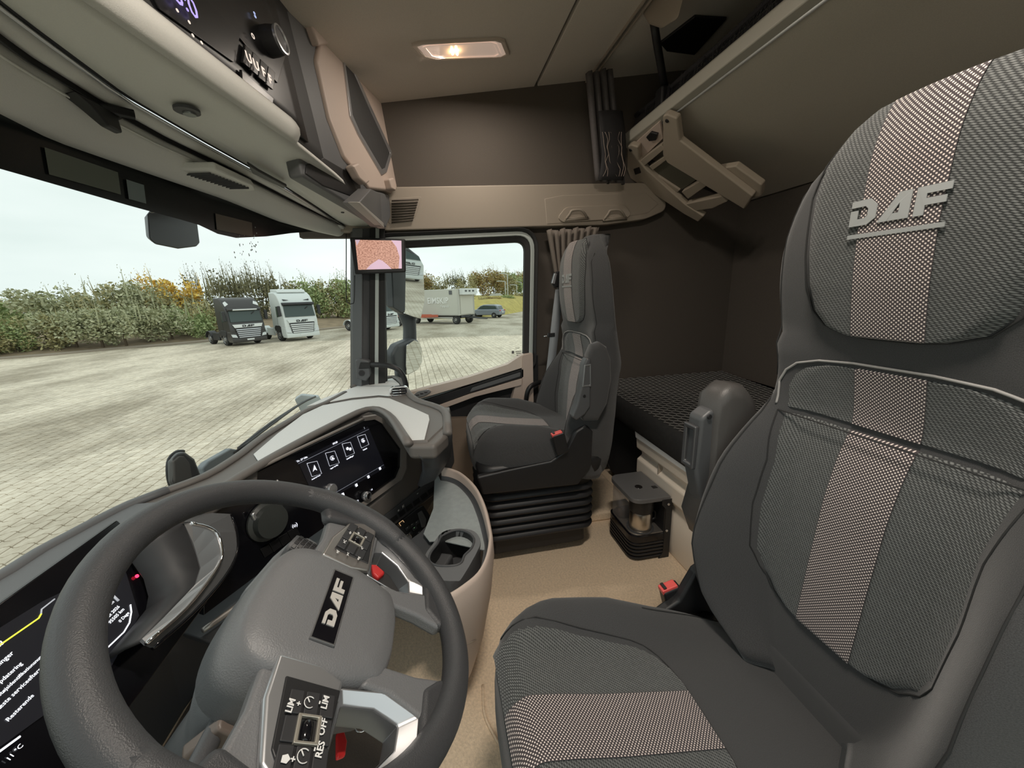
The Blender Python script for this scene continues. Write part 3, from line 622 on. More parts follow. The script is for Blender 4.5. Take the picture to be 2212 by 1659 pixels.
# bezel round the facia
ob = [(786,900),(812,896),(834,908),(876,968),(876,1012),(866,1036),(800,1084),(760,1112)]
ib = [(786,908),(808,905),(826,915),(866,970),(865,1009),(856,1031),(795,1076),(755,1104)]
n_ = len(ob); vs_ = [fp(*p, .010) for p in ob] + [fp(*p, .004) for p in ib]
mesh('facia_bezel', vs_, [(i,i+1,n_+i+1,n_+i) for i in range(n_-1)], mat('tan_bezel', (.24,.215,.195), .4), da, solid=.012, off=0, smooth=False)
tube('bezel_edge', [fp(*p, .006) for p in [(470,1057),(640,972),(786,904)]], .005, mat('tan_bezel'  , (.24,.215,.195)), da, n=8, res=2)
# outer cheek of the centre stack
prism('stack_cheek', [fp(*p, .002) for p in [(868,962),(884,958),(910,985),(914,1020),(905,1062),(870,1096),(800,1150),(720,1205),(705,1190),(790,1100),(862,1040),(878,1010),(878,975)]], -FNm*.10, BROWNGR, da, bevel=.012, seg=3)
cap = [dp(883,958,.705), dp(940,958,.705), dp(968,925,.705), dp(966,898,.70)]
loft('stack_corner', [[dp(*p, .70) for p in ((884,958),(925,956),(958,925),(967,898),(966,880))], [fp(*p, .012) for p in ((886,985),(915,985),(952,955),(972,925),(970,890))]], BROWNGR, da, closed=False, smooth=False, solid=.02, off=0, bevel=.004)
prism('stack_body', [fp(*p, -.02) for p in [(866,980),(915,985),(975,900),(985,1000),(925,1110),(880,1190),(700,1330),(600,1300),(700,1180)]], -FNm*.22, DARK, da, bevel=.02, seg=3)
loft('stack_shoulder', [[at(*p, z=z_) for p in [(900,985),(925,972),(955,945),(970,905),(973,930)]] for z_ in (.66,.64)] , DARK, da, closed=False, smooth=False, solid=.01)
# screen on the facia
scr = prism('touch_screen', [fp(*p, .0012) for p in [(642,994),(795,921),(833,1011),(687,1092)]], -FNm*.0005, mat('screen_glow', (.012,.012,.016), .2, emit=.004, ecol=(.5,.55,.8)), da, bevel=0)
SHL = FH; SUL = FU
sw_ = mat('screen_white', (.8,.82,.9), .4, emit=.9, ecol=(.85,.88,1))
sl_ = mat('screen_line', (.4,.42,.5), .4, emit=.3, ecol=(.6,.65,.8))
def ft(s, px, py, size, m=sw_, d=.003, **k): return text('screen_text', s, fp(px, py, d), SHL, SUL, size, m, scr, **k)
def fl(pts, r=.0004, m=sl_): return tube('screen_line', [fp(*p, .003) for p in pts], r, m, scr, n=4, res=1)
ft('Tir. 27 Okt.', 653, 992, .011, width=.040); ft('09:58', 724, 957, .011, width=.020); ft(':', 787, 924, .014)
fl([(644,1002),(797,927)]); fl([(720,1067),(829,1004)])
for (a, b, c, d_, s, nm) in (((663,1001),(685,996),(695,1023),(674,1030),'A','Android Auto'),((703,979),(723,974),(733,1000),(712,1007),'C','Apple CarPlay'),((739,959),(757,955),(766,979),(748,987),'*','Indstillinger'),((772,943),(789,938),(797,960),(781,968),'O','Vehicle')):
    fl([a, b, c, d_, a], .00045, sw_)
    mx, my = (a[0]+c[0])/2, (a[1]+c[1])/2
    if s == '*':
        for q in ((-2,0),(4,1)): lathe('gear_icon', [(.0015,0),(.0055,0),(.0055,.0008),(.0015,.0008)], fp(mx+q[0], my+q[1], .003), FNm, sw_, scr, n=10, caps=False)
    elif s == 'A':
        prism('arrow_icon', [fp(mx, my-8, .003), fp(mx+6, my+4, .003), fp(mx+1, my+2, .003), fp(mx-3, my+7, .003)], FNm*.0004, sw_, scr, bevel=0)
    else:
        o = fp(mx, my, .003); tube('ring_icon', [o + FH*(.008*math.cos(q)) + FU*(.008*math.sin(q)) for q in lin(.5, 5.8, 14)], .0007, sw_, scr, n=5, res=1)
        prism('play_icon', [fp(mx-2,my-3,.003), fp(mx+4,my,.003), fp(mx-1,my+4,.003)], FNm*.0004, sw_, scr, bevel=0)
    ft(nm, mx+4, my+19, .0075, width=.034 if len(nm) > 8 else .022)
for q in ((741,1068),(770,1048),(796,1030),(821,1012)):
    box('tab_icon', fp(*q, .003), (.010,.011,.0006), sw_, scr, axes=(FH,FU,FNm), bevel=0)
# rotary knob and round push button on the facia
kc = fp(786,1071,.004)
vk = lathe('volume_knob', [(.013,0),(.016,.004),(.0165,.020),(.013,.026),(.011,.026),(.0105,.021)], kc, FNm, mat('knurled_silver', (.45,.45,.46), .3, metal=.9), da, n=26)
lathe('knob_face', [(.0003,.022),(.0105,.022),(.0105,.018)], kc, FNm, PIANO, vk, n=20)
for k in range(18):
    a = 2*math.pi*k/18; r_ = FH*math.cos(a) + FU*math.sin(a)
    tube('knob_ridge', [kc + r_*.0168 + FNm*.004, kc + r_*.0168 + FNm*.020], .0014, SILVER, vk, n=5, res=1)
for s, q in (('I4',(764,1090)),('O',(773,1082)),('>I',(803,1058))): ft(s, *q, .010)
lathe('silver_button', [(.020,0),(.020,.012),(.017,.017),(.001,.018)], fp(712,1057,.002), FNm, SILVER, da, n=28)
lathe('light_switch', [(.055,0),(.055,.006),(.046,.012),(.044,.030),(.001,.032)], fp(575,1125,.003), FNm, mat('dark_knob', (.045,.05,.048), .4), da, n=36)
tube('switch_glint', [fp(545,1108,.016), fp(550,1120,.016), fp(560,1128,.016)], .006, SILVER, da, n=8, res=3)
tube('switch_glint', [fp(597,1038,.012), fp(603,1043,.012), fp(610,1046,.012)], .004, SILVER, da, n=8, res=2)
for k in range(4):
    a = (562 + 19.5*k, 1186 - 12.5*k)
    prism('blank_switch', [fp(a[0]+q[0], a[1]+q[1], .002) for q in ((-1,0),(18,-11),(27,6),(9,19))], FNm*.003, GLOSS, da, bevel=.001)
    prism('blank_switch', [fp(a[0]+q[0]+17, a[1]+q[1]+32, .002) for q in ((-1,0),(18,-11),(27,6),(9,19))], FNm*.003, GLOSS, da, bevel=.001)
ft('(o)', 637, 1135, .016)
# silver line under the facia
tube('silver_trim_line', [fp(*p, .022) for p in [(438,1362),(500,1318),(560,1274),(640,1218),(720,1160),(780,1118)]], .007, mat('tan_silver', (.46,.43,.40), .35, metal=.6), da, n=8, res=3)
prism('under_facia', [fp(*p, .012) for p in [(430,1380),(560,1290),(700,1180),(790,1110),(830,1130),(700,1240),(560,1340),(470,1400)]], -FNm*.12, DARK, da, bevel=.006)
# lower switch row and climate panel
LP = (fp(880,1080,.015), (FNm + V((0,0,.55))).normalized())
def lpx(px, py, d=0): return at(px, py, pl=(LP[0] + LP[1]*d, LP[1]))
prism('switch_row', [lpx(*p) for p in [(820,1120),(860,1090),(905,1055),(945,1020),(958,1030),(950,1060),(900,1098),(845,1140)]], -LP[1]*.08, DARK, da, bevel=.006)
for k in range(6):
    a = (842 + 16*k, 1121 - 12.2*k)
    prism('row_switch', [lpx(a[0]+q[0], a[1]+q[1], .001) for q in ((0,0),(13,-9),(18,0),(5,10))], LP[1]*.004, BLACK, da, bevel=.001)
for s, q in (('=',(861,1103)),('H',(871,1094)),('~',(902,1066))): text('switch_symbol', s, lpx(*q, .007), FH, FU, .016, PRINT, da, bold=.0005)
cpn = prism('climate_panel', [lpx(*p, .003) for p in [(838,1150),(872,1120),(900,1098),(915,1090),(935,1120),(933,1150),(905,1185),(868,1200)]], -LP[1]*.05, mat('climate_black', (.030,.030,.032), .4), da, bevel=.006, seg=3)
prism('climate_key', [lpx(*p, .005) for p in [(901,1109),(910,1103),(920,1122),(918,1138),(910,1140)]], LP[1]*.004, DARK2, cpn, bevel=.002)
for k, q in enumerate([(880,1140),(890,1133),(900,1128),(895,1140),(905,1150),(885,1152)]):
    prism('climate_key', [lpx(q[0]+a, q[1]+b, .005) for a, b in ((-5,1),(3,-5),(6,1),(-2,7))], LP[1]*.003, DARK, cpn, bevel=.001)
    box('key_mark', lpx(*q, .0085), (.006,.0016,.0004), mat('green_mark', (.3,.7,.3), .5, emit=.4) if k == 3 else PRINT, da, axes=(FH,FU,LP[1]), bevel=0)
ring_c = lpx(880,1165,.006)
lathe('climate_dial', [(.001,.006),(.017,.006),(.019,0)], ring_c, LP[1], DARK2, da, n=28); 
tube('dial_ring', [ring_c + LP[1]*.006 + FH*(.019*math.cos(a)) + FU*(.019*math.sin(a)) for a in lin(0,6.1,24)], .0018, CHROME, da, n=6, closed=True, res=1)
text('climate_display', '20', lpx(855,1141,.006), FH, FU, .018, mat('orange_display', (.8,.5,.25), .5, emit=.6), da)
tube('climate_display_frame', [lpx(*p, .006) for p in [(866,1136),(862,1130),(870,1124),(873,1128)]], .0012, mat('orange_display', (.8,.5,.25)), da, n=5, res=1)
# dark rounded flank towards the passenger with a bright bead
loft('stack_flank', [[at(*p, z=z_) for p in pp] for z_, pp in ((.665, [(905,985),(940,965),(966,915),(967,890)]), (.60, [(915,1000),(950,985),(972,945),(972,925)]), (.54, [(915,1020),(945,1010),(968,985),(968,975)]), (.50, [(905,1050),(935,1035),(950,1015),(948,1010)]))], DARK, da, closed=False, smooth=True, solid=.02, off=0)
tube('flank_bead', [at(960,925,z=.655), at(957,960,z=.60), at(950,990,z=.56), at(948,1015,z=.52)], .003, SILVER, da, n=6, res=3)
# chrome air nozzle at the far end
vn = at(863,846,z=.715)
frame('nozzle_rim', [vn + V((0,a,b)) + V((-.02+.5*a*0,0,0)) for a, b in rrect(.085,.06,.02)], [vn + V((-.02,a,b)) for a, b in rrect(.07,.045,.015)], (.02,0,0), CHROME, da, bevel=.002)
prism('nozzle_core', [vn + V((-.012,a,b)) for a, b in rrect(.068,.043,.015)], (.01,0,0), BLACK, da, bevel=0)
for k in range(3): tube('nozzle_blade', [vn + V((-.018,-.03,-.012+.012*k)), vn + V((-.018,.03,-.012+.012*k))], .003, CHROME, da, n=6, res=1)
# instrument binnacle in front of the driver
CN = V((0,-.88,.475)).normalized(); CO = V((.447,.60,.62)); CX = V((1,0,0)); CY = CN.cross(CX)
if CY.z < 0: CY = -CY
ip = thing('instrument_cluster', 'digital instrument display behind the wheel with silver side trim', 'instrument display', CO)
def cp(px, py, d=0): return at(px, py, pl=(CO + CN*d, CN))
box('display_glass', CO + CX*.02, (.70,.25,.02), PIANO, ip, axes=(CX,CY,CN), bevel=.003)
dlit = prism('display_lit', [cp(*p, .012) for p in [(-120,1430),(90,1300),(265,1215),(300,1330),(240,1440),(-120,1700)]], CN*.0006, mat('cluster_glow', (.02,.02,.025), .25, emit=.006, ecol=(.5,.55,.7)), ip, bevel=0)
cw = mat('cluster_white', (.85,.88,.95), .4, emit=.9, ecol=(.9,.93,1)); cg = mat('cluster_grey', (.4,.42,.45), .4, emit=.35, ecol=(.7,.73,.8)); cyl = mat('cluster_yellow', (.8,.8,.1), .4, emit=1.0, ecol=(.85,.85,.05))
def ct(s, px, py, size, m=cw, al='LEFT', **k): return text('display_text', s, cp(px, py, .0135), CX, CY, size, m, ip, align=al, depth=.0002, **k)
def cl(pts, r, m): return tube('display_line', [cp(*p, .0135) for p in pts], r, m, dlit, n=5, res=1)
cl([(-40,1420),(0,1393),(84,1335),(89,1326)], .0011, cyl); cl([(89,1326),(90,1316),(118,1294)], .0011, cg)
cl([(222,1409),(268,1365),(280,1345),(284,1322),(282,1306)], .0012, cw); cl([(241,1284),(256,1298)], .002, cg)
def cf(st, p0, p1, m=cw):
    a, b = cp(*p0, .0135), cp(*p1, .0135); w_ = abs(b.x - a.x)
    return text('display_text', st, (a + b)*.5, CX, CY, .02, m, dlit, depth=.0002, width=w_)
for st, p0, p1 in (('23',(-8,1398),(6,1386)),('Oplysninger',(-42,1473),(24,1407)),('Opdatering',(-12,1484),(46,1432)),('Køretøjsidentifikationsnummer',(-23,1520),(107,1402)),('Næste serviceeftersyn',(-11,1541),(95,1434)),('Resterende',(14,1556),(72,1502)),('10 km',(228,1316),(244,1299)),('August 2026',(218,1348),(257,1309)),('95505 km',(236,1346),(267,1315)),('0 Dage',(258,1343),(278,1323)),('= 99 %',(256,1398),(283,1369)),('11 °C',(17,1641),(47,1610))): cf(st, p0, p1)
cl([(-20,1637),(43,1591)], .0015, cw)
lathe('warning_light', [(.001,.0145),(.0032,.0145),(.0032,.013)], cp(282,1253,.0), CN, mat('red_telltale', (.9,.02,.05), .4, emit=4, ecol=(1,.02,.06)), ip, n=14)
# hood roof and the cheek between display and silver trim
prism('hood_underside', [V((.0,.66,.665)), V((.70,.66,.665)), V((.78,.62,.66)), V((.80,.70,.66)), V((.0,.74,.665))], (0,0,.02), DARK, ip, bevel=.004)
def q3(px, py, d): return cp(px, py, d)
inn = [(270,1200),(290,1215),(318,1262),(322,1310),(300,1345),(255,1398)]
mid = [(392,1130),(400,1140),(423,1200),(431,1230),(418,1268),(385,1300),(305,1384)]
loft('cheek_panel', [[q3(*p, .02) for p in [(262,1190),(285,1215),(310,1250),(322,1290),(318,1320),(295,1350),(235,1420)]], [q3(*p, .05) for p in [(330,1150),(345,1165),(370,1215),(380,1255),(365,1290),(335,1325),(268,1400)]], [q3(*p, .075) for p in mid]], mat('charcoal_cheek', (.040,.041,.044), .55), ip, closed=False, solid=.008, off=0)
so_ = [(395,1131),(412,1129),(447,1137),(472,1152),(483,1190),(477,1217),(455,1252),(401,1317),(314,1392)]
si_ = [(396,1133),(402,1146),(415,1175),(424,1202),(431,1228),(420,1264),(398,1288),(350,1338),(304,1383)]
frz = [q3(*p, .080) for p in so_]; fiz = [q3(*p, .076) for p in si_]; n_ = len(so_)
mesh('silver_trim', frz + fiz, [(i,i+1,n_+i+1,n_+i) for i in range(n_-1)], SILVER, ip, solid=.006, off=0, smooth=False)
tube('silver_trim_edge', [q3(*p, .083) for p in [(412,1130),(447,1138),(470,1154),(480,1190),(474,1217),(452,1252),(400,1315),(316,1390)]], .0035, CHROME, ip, n=8, res=3)
oo_ = [(410,1115),(455,1110),(498,1112),(510,1150),(512,1190),(498,1225),(470,1265),(415,1325),(330,1400)]
mesh('charcoal_surround', [q3(*p, .070) for p in so_] + [q3(*p, .062) for p in oo_], [(i,i+1,n_+i+1,n_+i) for i in range(n_-1)], DARK2, ip, solid=.006, off=0, smooth=False)
tube('gloss_edge', [q3(*p, .064) for p in oo_[2:]], .004, PIANO, ip, n=8, res=3)
# ---------------------------------------------------------------- hazard and parking brake keys beyond the wheel
PPp = (V((.86,.13,.47)), V((-.35,-.35,.87)).normalized())
pb = thing('brake_switch_panel', 'black switch panel with red brake knob beyond the wheel', 'switch panel', PPp[0])
def pp(px, py, d=0): return at(px, py, pl=(PPp[0] + PPp[1]*d, PPp[1]))
prism('panel', [pp(*p) for p in [(770,1170),(850,1140),(905,1210),(915,1300),(860,1300),(760,1240)]], -PPp[1]*.05, BLACK, pb, bevel=.006)
prism('red_knob', [pp(*p, .012) for p in [(802,1213),(815,1203),(824,1210),(832,1238),(817,1250),(806,1240)]], -PPp[1]*.02, RED, pb, bevel=.005, seg=3)
prism('red_triangle', [pp(*p, .0135) for p in [(812,1222),(819,1219),(816,1213)]], PPp[1]*.0006, mat('pink_ink', (.9,.6,.6)), pb, bevel=0)
for q in ((838,1212),(847,1222)): prism('rocker', [pp(q[0]+a, q[1]+b, .006) for a, b in ((-6,-8),(3,-10),(8,4),(0,8))], -PPp[1]*.01, DARK2, pb, bevel=.002)
for s, q in (('G',(837,1211)),('P!',(848,1223))): text('switch_symbol', s, pp(*q, .008), WX, WY, .009, PRINT, pb)
# ================================================================ console tray with cup holder
tr = thing('centre_console', 'beige centre console bowl with grey tray and cup holder', 'console', (1.15,0,.2))
rim_px = [(955,1008),(975,1011),(1000,1022),(1030,1050),(1050,1090),(1062,1140),(1064,1165),(1056,1205),(1036,1242),(1000,1272),(968,1292)]
rim = crs([at(*p, z=.47) for p in rim_px], 4)
cen = V((1.15,.12,0))
def insetp(p, d): v = V((cen.x-p.x, cen.y-p.y, 0)); v.normalize(); return p + v*d
rings = [[insetp(p,.10)*1 for p in rim]]
rings = []
for dz, di in ((-.47,.13),(-.40,.085),(-.28,.04),(-.15,.010),(-.06,-.002),(-.01,0),(0,.004),(.001,.010),(-.006,.014),(-.05,.016),(-.09,.020)):
    rings.append([insetp(p, di) + V((0,0,dz)) for p in rim])
loft('bowl_shell', rings, BEIGE, tr, closed=False, caps=False)
traymat = mat('grey_rubber_mat', (.30,.33,.33), .65, noise=.15, nscale=60, bump=.5, bscale=600)
_k = int(len(rim)*.62)
prism('tray_mat', [insetp(p,.030) + V((0,0,-.050)) for p in rim[:_k]] + [at(955,1170,z=.42), at(928,1172,z=.42), at(915,1155,z=.42), at(936,1100,z=.42), at(940,1012,z=.42)], (0,0,.004), traymat, tr, bevel=.001)
loft('tray_gutter', [[insetp(p,.014) + V((0,0,-.03)) for p in rim], [insetp(p,.020) + V((0,0,-.047)) for p in rim], [insetp(p,.034) + V((0,0,-.046)) for p in rim]], DARK, tr, closed=False, caps=False)
prism('stack_foot', [at(*p, z=.405) for p in [(845,1195),(905,1150),(935,1120),(950,1170),(925,1215),(900,1260),(850,1250)]], (0,0,-.12), DARK, tr, bevel=.006)
# cup holder block
ch = [at(*p, z=.445) for p in [(955,1150),(985,1142),(1018,1145),(1034,1158),(1036,1180),(1000,1245),(985,1255),(940,1250),(920,1225),(918,1200),(935,1175)]]
cho = crs(ch, 3, True); chc = sum(cho, V())/len(cho)
oval_px = [(955,1158),(985,1145),(1010,1150),(1024,1165),(1018,1185),(1003,1200),(997,1215),(980,1222),(945,1222),(928,1212),(930,1195),(945,1175)]
chi = crs([at(*p, z=.445) for p in oval_px], 3, True)
frame('cup_block', cho, chi, (0,0,-.10), DARK2, tr, bevel=.006)
tube('cup_rim', chi, .0035, DARK, tr, n=8, closed=True, res=1)
loft('cup_well', [chi, [chc + (p-chc)*.86 + V((0,0,-.09)) for p in chi]], BLACK, tr, caps=False)
prism('cup_floor', [chc + (p-chc)*.9 + V((0,0,-.085)) for p in chi], (0,0,-.005), DARK, tr, bevel=0)
for q in ((955,1200,.020),(985,1165,.036)): lathe('cup_seat', [(q[2],0),(q[2],.004),(q[2]*.8,.004),(q[2]*.8,0)], at(q[0], q[1], z=.37), (0,0,1), DARK2, tr, n=24, caps=False)
prism('skirt_panel', [at(*p, z=.30) for p in [(940,1250),(985,1256),(965,1292),(900,1330)]], (0,0,.10), DARK, tr, bevel=.01)
tube('shell_seam', [insetp(rim[-3], .02)+V((0,0,-.18)), insetp(rim[-8], .018)+V((0,0,-.20))], .0015, TAUPE, tr, n=5, res=1)
# ================================================================ seats
def fabric(name, kind):
    m = bpy.data.materials.new(name); m.use_nodes = True; t = m.node_tree; b = t.nodes['Principled BSDF']; MATS[name] = m
    b.inputs['Roughness'].default_value = .9; b.inputs['Specular IOR Level'].default_value = .25; b.inputs['Sheen Weight'].default_value = .25
    uv = t.nodes.new('ShaderNodeTexCoord'); mp = t.nodes.new('ShaderNodeMapping'); t.links.new(uv.outputs['UV'], mp.inputs[0])
    rp = t.nodes.new('ShaderNodeValToRGB'); bp = t.nodes.new('ShaderNodeBump'); bp.inputs['Distance'].default_value = .001
    e = rp.color_ramp.elements
    if kind == 'dots':
        mp.inputs['Rotation'].default_value = (0,0,math.radians(45)); mp.inputs['Scale'].default_value = (240,240,240)
        tx = t.nodes.new('ShaderNodeTexVoronoi'); tx.voronoi_dimensions = '2D'; tx.inputs['Scale'].default_value = 1; tx.inputs['Randomness'].default_value = 0
        t.links.new(mp.outputs[0], tx.inputs['Vector']); fac = tx.outputs['Distance']
        e[0].position = .20; e[0].color = (.80,.70,.65,1); e[1].position = .34; e[1].color = (.055,.045,.048,1)
    elif kind == 'twill':
        mp.inputs['Rotation'].default_value = (0,0,math.radians(28)); mp.inputs['Scale'].default_value = (90,290,1)
        tx = t.nodes.new('ShaderNodeTexBrick'); tx.inputs['Scale'].default_value = 1; tx.inputs['Mortar Size'].default_value = .16; tx.inputs['Mortar Smooth'].default_value = .6; tx.inputs['Brick Width'].default_value = .55; tx.inputs['Row Height'].default_value = 1.0
        tx.inputs['Color1'].default_value = (1,1,1,1); tx.inputs['Color2'].default_value = (.75,.75,.75,1); tx.inputs['Mortar'].default_value = (0,0,0,1)
        t.links.new(mp.outputs[0], tx.inputs['Vector']); fac = tx.outputs['Color']
        e[0].position = .0; e[0].color = (.034,.036,.036,1); e[1].position = 1; e[1].color = (.175,.182,.178,1)
    else:
        mp.inputs['Scale'].default_value = (900,900,1)
        tx = t.nodes.new('ShaderNodeTexNoise'); tx.inputs['Scale'].default_value = 1; t.links.new(mp.outputs[0], tx.inputs['Vector']); fac = tx.outputs['Fac']
        e[0].position = .3; e[0].color = (.038,.038,.039,1); e[1].position = .7; e[1].color = (.070,.070,.071,1)
    t.links.new(fac, rp.inputs[0]); t.links.new(rp.outputs[0], b.inputs['Base Color'])
    bp.inputs['Strength'].default_value = .5 if kind != 'dots' else .3
    t.links.new(fac, bp.inputs['Height']); t.links.new(bp.outputs[0], b.inputs['Normal'])
    return m
PLAIN = fabric('plain_charcoal_cloth', 'plain'); TWILL = fabric('ribbed_grey_cloth', 'twill'); DOTS = fabric('dotted_stripe_cloth', 'dots')
SEAM = mat('seam_thread_dark', (.02,.02,.02), .8); STITCH = mat('pale_stitching', (.32,.31,.30), .8)
EMB = mat('grey_embroidery', (.33,.345,.345), .7)
Yt = [(.36,-.655),(.52,-.661),(.65,-.668),(.778,-.677),(.86,-.692),(.90,-.708),(.93,-.708),(1.0,-.694),(1.075,-.675),(1.15,-.662),(1.23,-.655),(1.336,-.657),(1.40,-.675),(1.43,-.70)]
HWt = [(.34,.10),(.38,.145),(.41,.19),(.44,.22),(.50,.248),(.58,.266),(.72,.270),(.80,.262),(.88,.245),(.945,.226),(1.0,.228),(1.06,.236),(1.13,.245),(1.20,.243),(1.27,.226),(1.33,.195),(1.375,.155),(1.405,.11),(1.425,.06)]
BLt = [(.36,.05),(.45,.10),(.58,.125),(.68,.11),(.78,.085),(.86,.05),(.93,.02),(1.0,.008),(1.1,0),(1.43,0)]
def smooth_tab(tab, x):   # cubic-ish smoothing of a table
    h = .02; return (interp(tab, x-h) + 2*interp(tab, x) + interp(tab, x+h)) / 4
def build_seat(xs, side, dy, dzc, dzb, lab, prefix, dyc=0, th=.125):
    """side: +1 armrest on +x. dzc cushion rise, dzb backrest rise"""
    t = thing(prefix, lab, 'seat', (xs, -.4+dy, .05))
    def zb(z): # stretch the backrest between the cushion and the head
        return z + dzb
    def yf(u, z):
        c = smooth_tab(Yt, z); a = abs(u); b = smooth_tab(BLt, z)
        y = c + b*sm(.48, .86, a)
        if a > .80: y -= (.055 + b*.35)*((a-.80)/.20)**2.2
        if z > 1.05: y -= .022*a*a
        return y
    def FP(s, z, d=0):
        hw = smooth_tab(HWt, z); u = max(-1, min(1, s/hw)); return V((xs + s, yf(u, z) + dy + d, zb(z)))
    # --- backrest as closed rings
    us = [math.sin(math.pi/2*k/26) for k in range(-26, 27)]
    rings = []; uv = []
    z_list = lin(.36, 1.30, 40) + [1.325,1.35,1.37,1.39,1.405,1.417,1.425]
    for z in z_list:
        hw = smooth_tab(HWt, z); k = sm(1.30, 1.425, z)
        ring = []
        for u in us: ring.append(V((xs + u*hw, yf(u, z) + dy - .05*k*k*th/.125, zb(z)))); uv.append((u*hw, z))
        back = smooth_tab(Yt, z) - th + .03*k*(th/.125)
        for u in reversed(us[1:-1]):
            yb = back - .015*(1-u*u); ring.append(V((xs + u*hw*.985, yb + dy, zb(z)))); uv.append((u*hw, z+2))
        rings.append(ring)
    loft('backrest', rings, PLAIN, t, uvs=uv)
    def patch(name, tab, m, lift, s_lim=None, zs=None, n=16, s0=None, dip=.006, par=None):
        zs = zs or lin(tab[0][0], tab[-1][0], 26); V_, U_, F_ = [], [], []
        for zi, z in enumerate(zs):
            h = interp(tab, z)
            l, r = (-h, h) if s_lim is None else (max(-h, s_lim[0]), min(h, s_lim[1]))
            for k in range(n+1):
                s = l + (r-l)*k/n
                e = min(1, min(abs(s+h), abs(h-s))/.005) if s_lim is None else 1
                ez = min(1, (z-zs[0])/.004, (zs[-1]-z)/.004)
                V_.append(FP(s, z, lift*max(0, min(e, ez))**.5 - (dip if min(e, ez) <= 0 else 0) + (.0015 if s_lim else 0))); U_.append((s, z))
        for j in range(len(zs)-1):
            for k in range(n): a = j*(n+1)+k; F_.append((a, a+1, a+n+2, a+n+1))
        return mesh(name, V_, F_, m, par or t, smooth=True, uv=U_)
    head = [(1.063,.03),(1.068,.07),(1.080,.105),(1.105,.128),(1.15,.142),(1.20,.148),(1.296,.152),(1.345,.140),(1.385,.115),(1.408,.08)]
    midp = [(.908,.178),(.954,.182),(.980,.170),(.997,.15),(1.008,.11),(1.013,.05)]
    lowp = [(.508,.04),(.516,.085),(.53,.115),(.56,.142),(.60,.158),(.70,.166),(.80,.162),(.902,.176)]
    def dense(tab): 
        z0, z1 = tab[0][0], tab[-1][0]
        return sorted(set([z0, z0+.004, z0+.010, z1-.010, z1-.004, z1] + [a for a, b in tab] + lin(z0, z1, 22)))
    hpn = patch('headrest_panel', head, TWILL, .012, zs=dense(head))
    upn = patch('upper_panel', midp, TWILL, .004, zs=dense(midp))
    lpn = patch('lower_panel', lowp, TWILL, .005, zs=dense(lowp))
    W_ = .049
    patch('stripe', head, DOTS, .0125, (-W_, W_), zs=dense(head), n=6, par=hpn); patch('stripe', midp, DOTS, .0045, (-W_, W_), zs=dense(midp), n=6, par=upn); patch('stripe', lowp, DOTS, .0055, (-W_, W_), zs=dense(lowp), n=6, par=lpn)
    def outline(tab, d=.001): return [FP(-interp(tab, z), z, d) for z in dense(tab)] + [FP(interp(tab, z), z, d) for z in reversed(dense(tab))]
    tube('seam', outline(head), .0014, SEAM, t, n=5, closed=True, res=1)
    tube('seam', outline(lowp), .0014, SEAM, t, n=5, closed=True, res=1)
    arch = [(z, interp(midp, z)) for z in dense(midp)]
    tube('stitched_seam', [FP(-h-.004, z+.006, .002) for z, h in arch] + [FP(h+.004, z+.006, .002) for z, h in reversed(arch)], .0024, STITCH, t, n=5, res=1)
    # side seams of the bolsters
    for s_ in (-1, 1):
        tube('bolster_seam', [FP(s_*interp([(.42,.19),(.6,.225),(.8,.215),(.9,.20)], z), z, .0005) for z in lin(.42,.93,14)], .0016, SEAM, t, n=5, res=1)
        tube('head_side_seam', [FP(s_*interp([(.95,.20),(1.1,.205),(1.25,.20),(1.33,.17)], z), z, .0005) for z in lin(.97,1.34,12)], .0014, SEAM, t, n=5, res=1)
    # embroidered letters and bar on the headrest
    ex = V((-1,0,0)); zl = 1.235
    k = .118/2.86
    for nme, P, x0 in (('letter_d', LD, 0), ('letter_a', LA, .95), ('letter_f', LF, 2.0)):
        pts = [FP(.062 - (x0 + x)*k, zl + y*.036, .0150) for x, y in P]
        prism('embroidered_letter', pts, V((0,.0012,0)), EMB, hpn, bevel=0)
    prism('embroidered_bar', [FP(.062, zl-.018, .015), FP(-.056, zl-.018, .015), FP(-.056, zl-.012, .015), FP(.062, zl-.012, .015)], V((0,.0012,0)), EMB, hpn, bevel=0)
    # --- cushion
    A, B, YC, NN = .262, .305, -.365, 4.2; BR_ = .365 if side > 0 else .285
    def rho(s, y): return (abs(s/A)**NN + abs((y-YC)/(B if y > YC else BR_))**NN)**(1/NN)
    def Zc(s, y):
        z = (0 if side > 0 else (-.15-y)*.10) + interp([(-.07,.480),(-.16,.458),(-.24,.434),(-.45,.383),(-.70,.345)], y) + .062*sm(.12,.215,abs(s))*interp([(-.1,.55),(-.2,.95),(-.34,1),(-.45,.65),(-.6,.1)], y)
        r = rho(s, y)
        if r > .80: z -= .062*((r-.80)/.20)**2.3
        return z + dzc
    def CP(s, y, d=0): return V((xs + s, y + dy + dyc, Zc(s, y) + d))
    N = 72; ang = [2*math.pi*k/N for k in range(N)]
    def bound(a, r):
        c, s = math.cos(a), math.sin(a); q = (abs(c)**NN + abs(s)**NN)**(-1/NN); return c*q*A*r, YC + s*q*(B if s > 0 else BR_)*r
    rings = []; uv = []
    for r in (.02,.15,.3,.42,.52,.60,.67,.73,.78,.82,.86,.90,.93,.96,.98,1.0):
        ring = []
        for a in ang: s, y = bound(a, r); ring.append(CP(s, y)); uv.append((s, y))
        rings.append(ring)
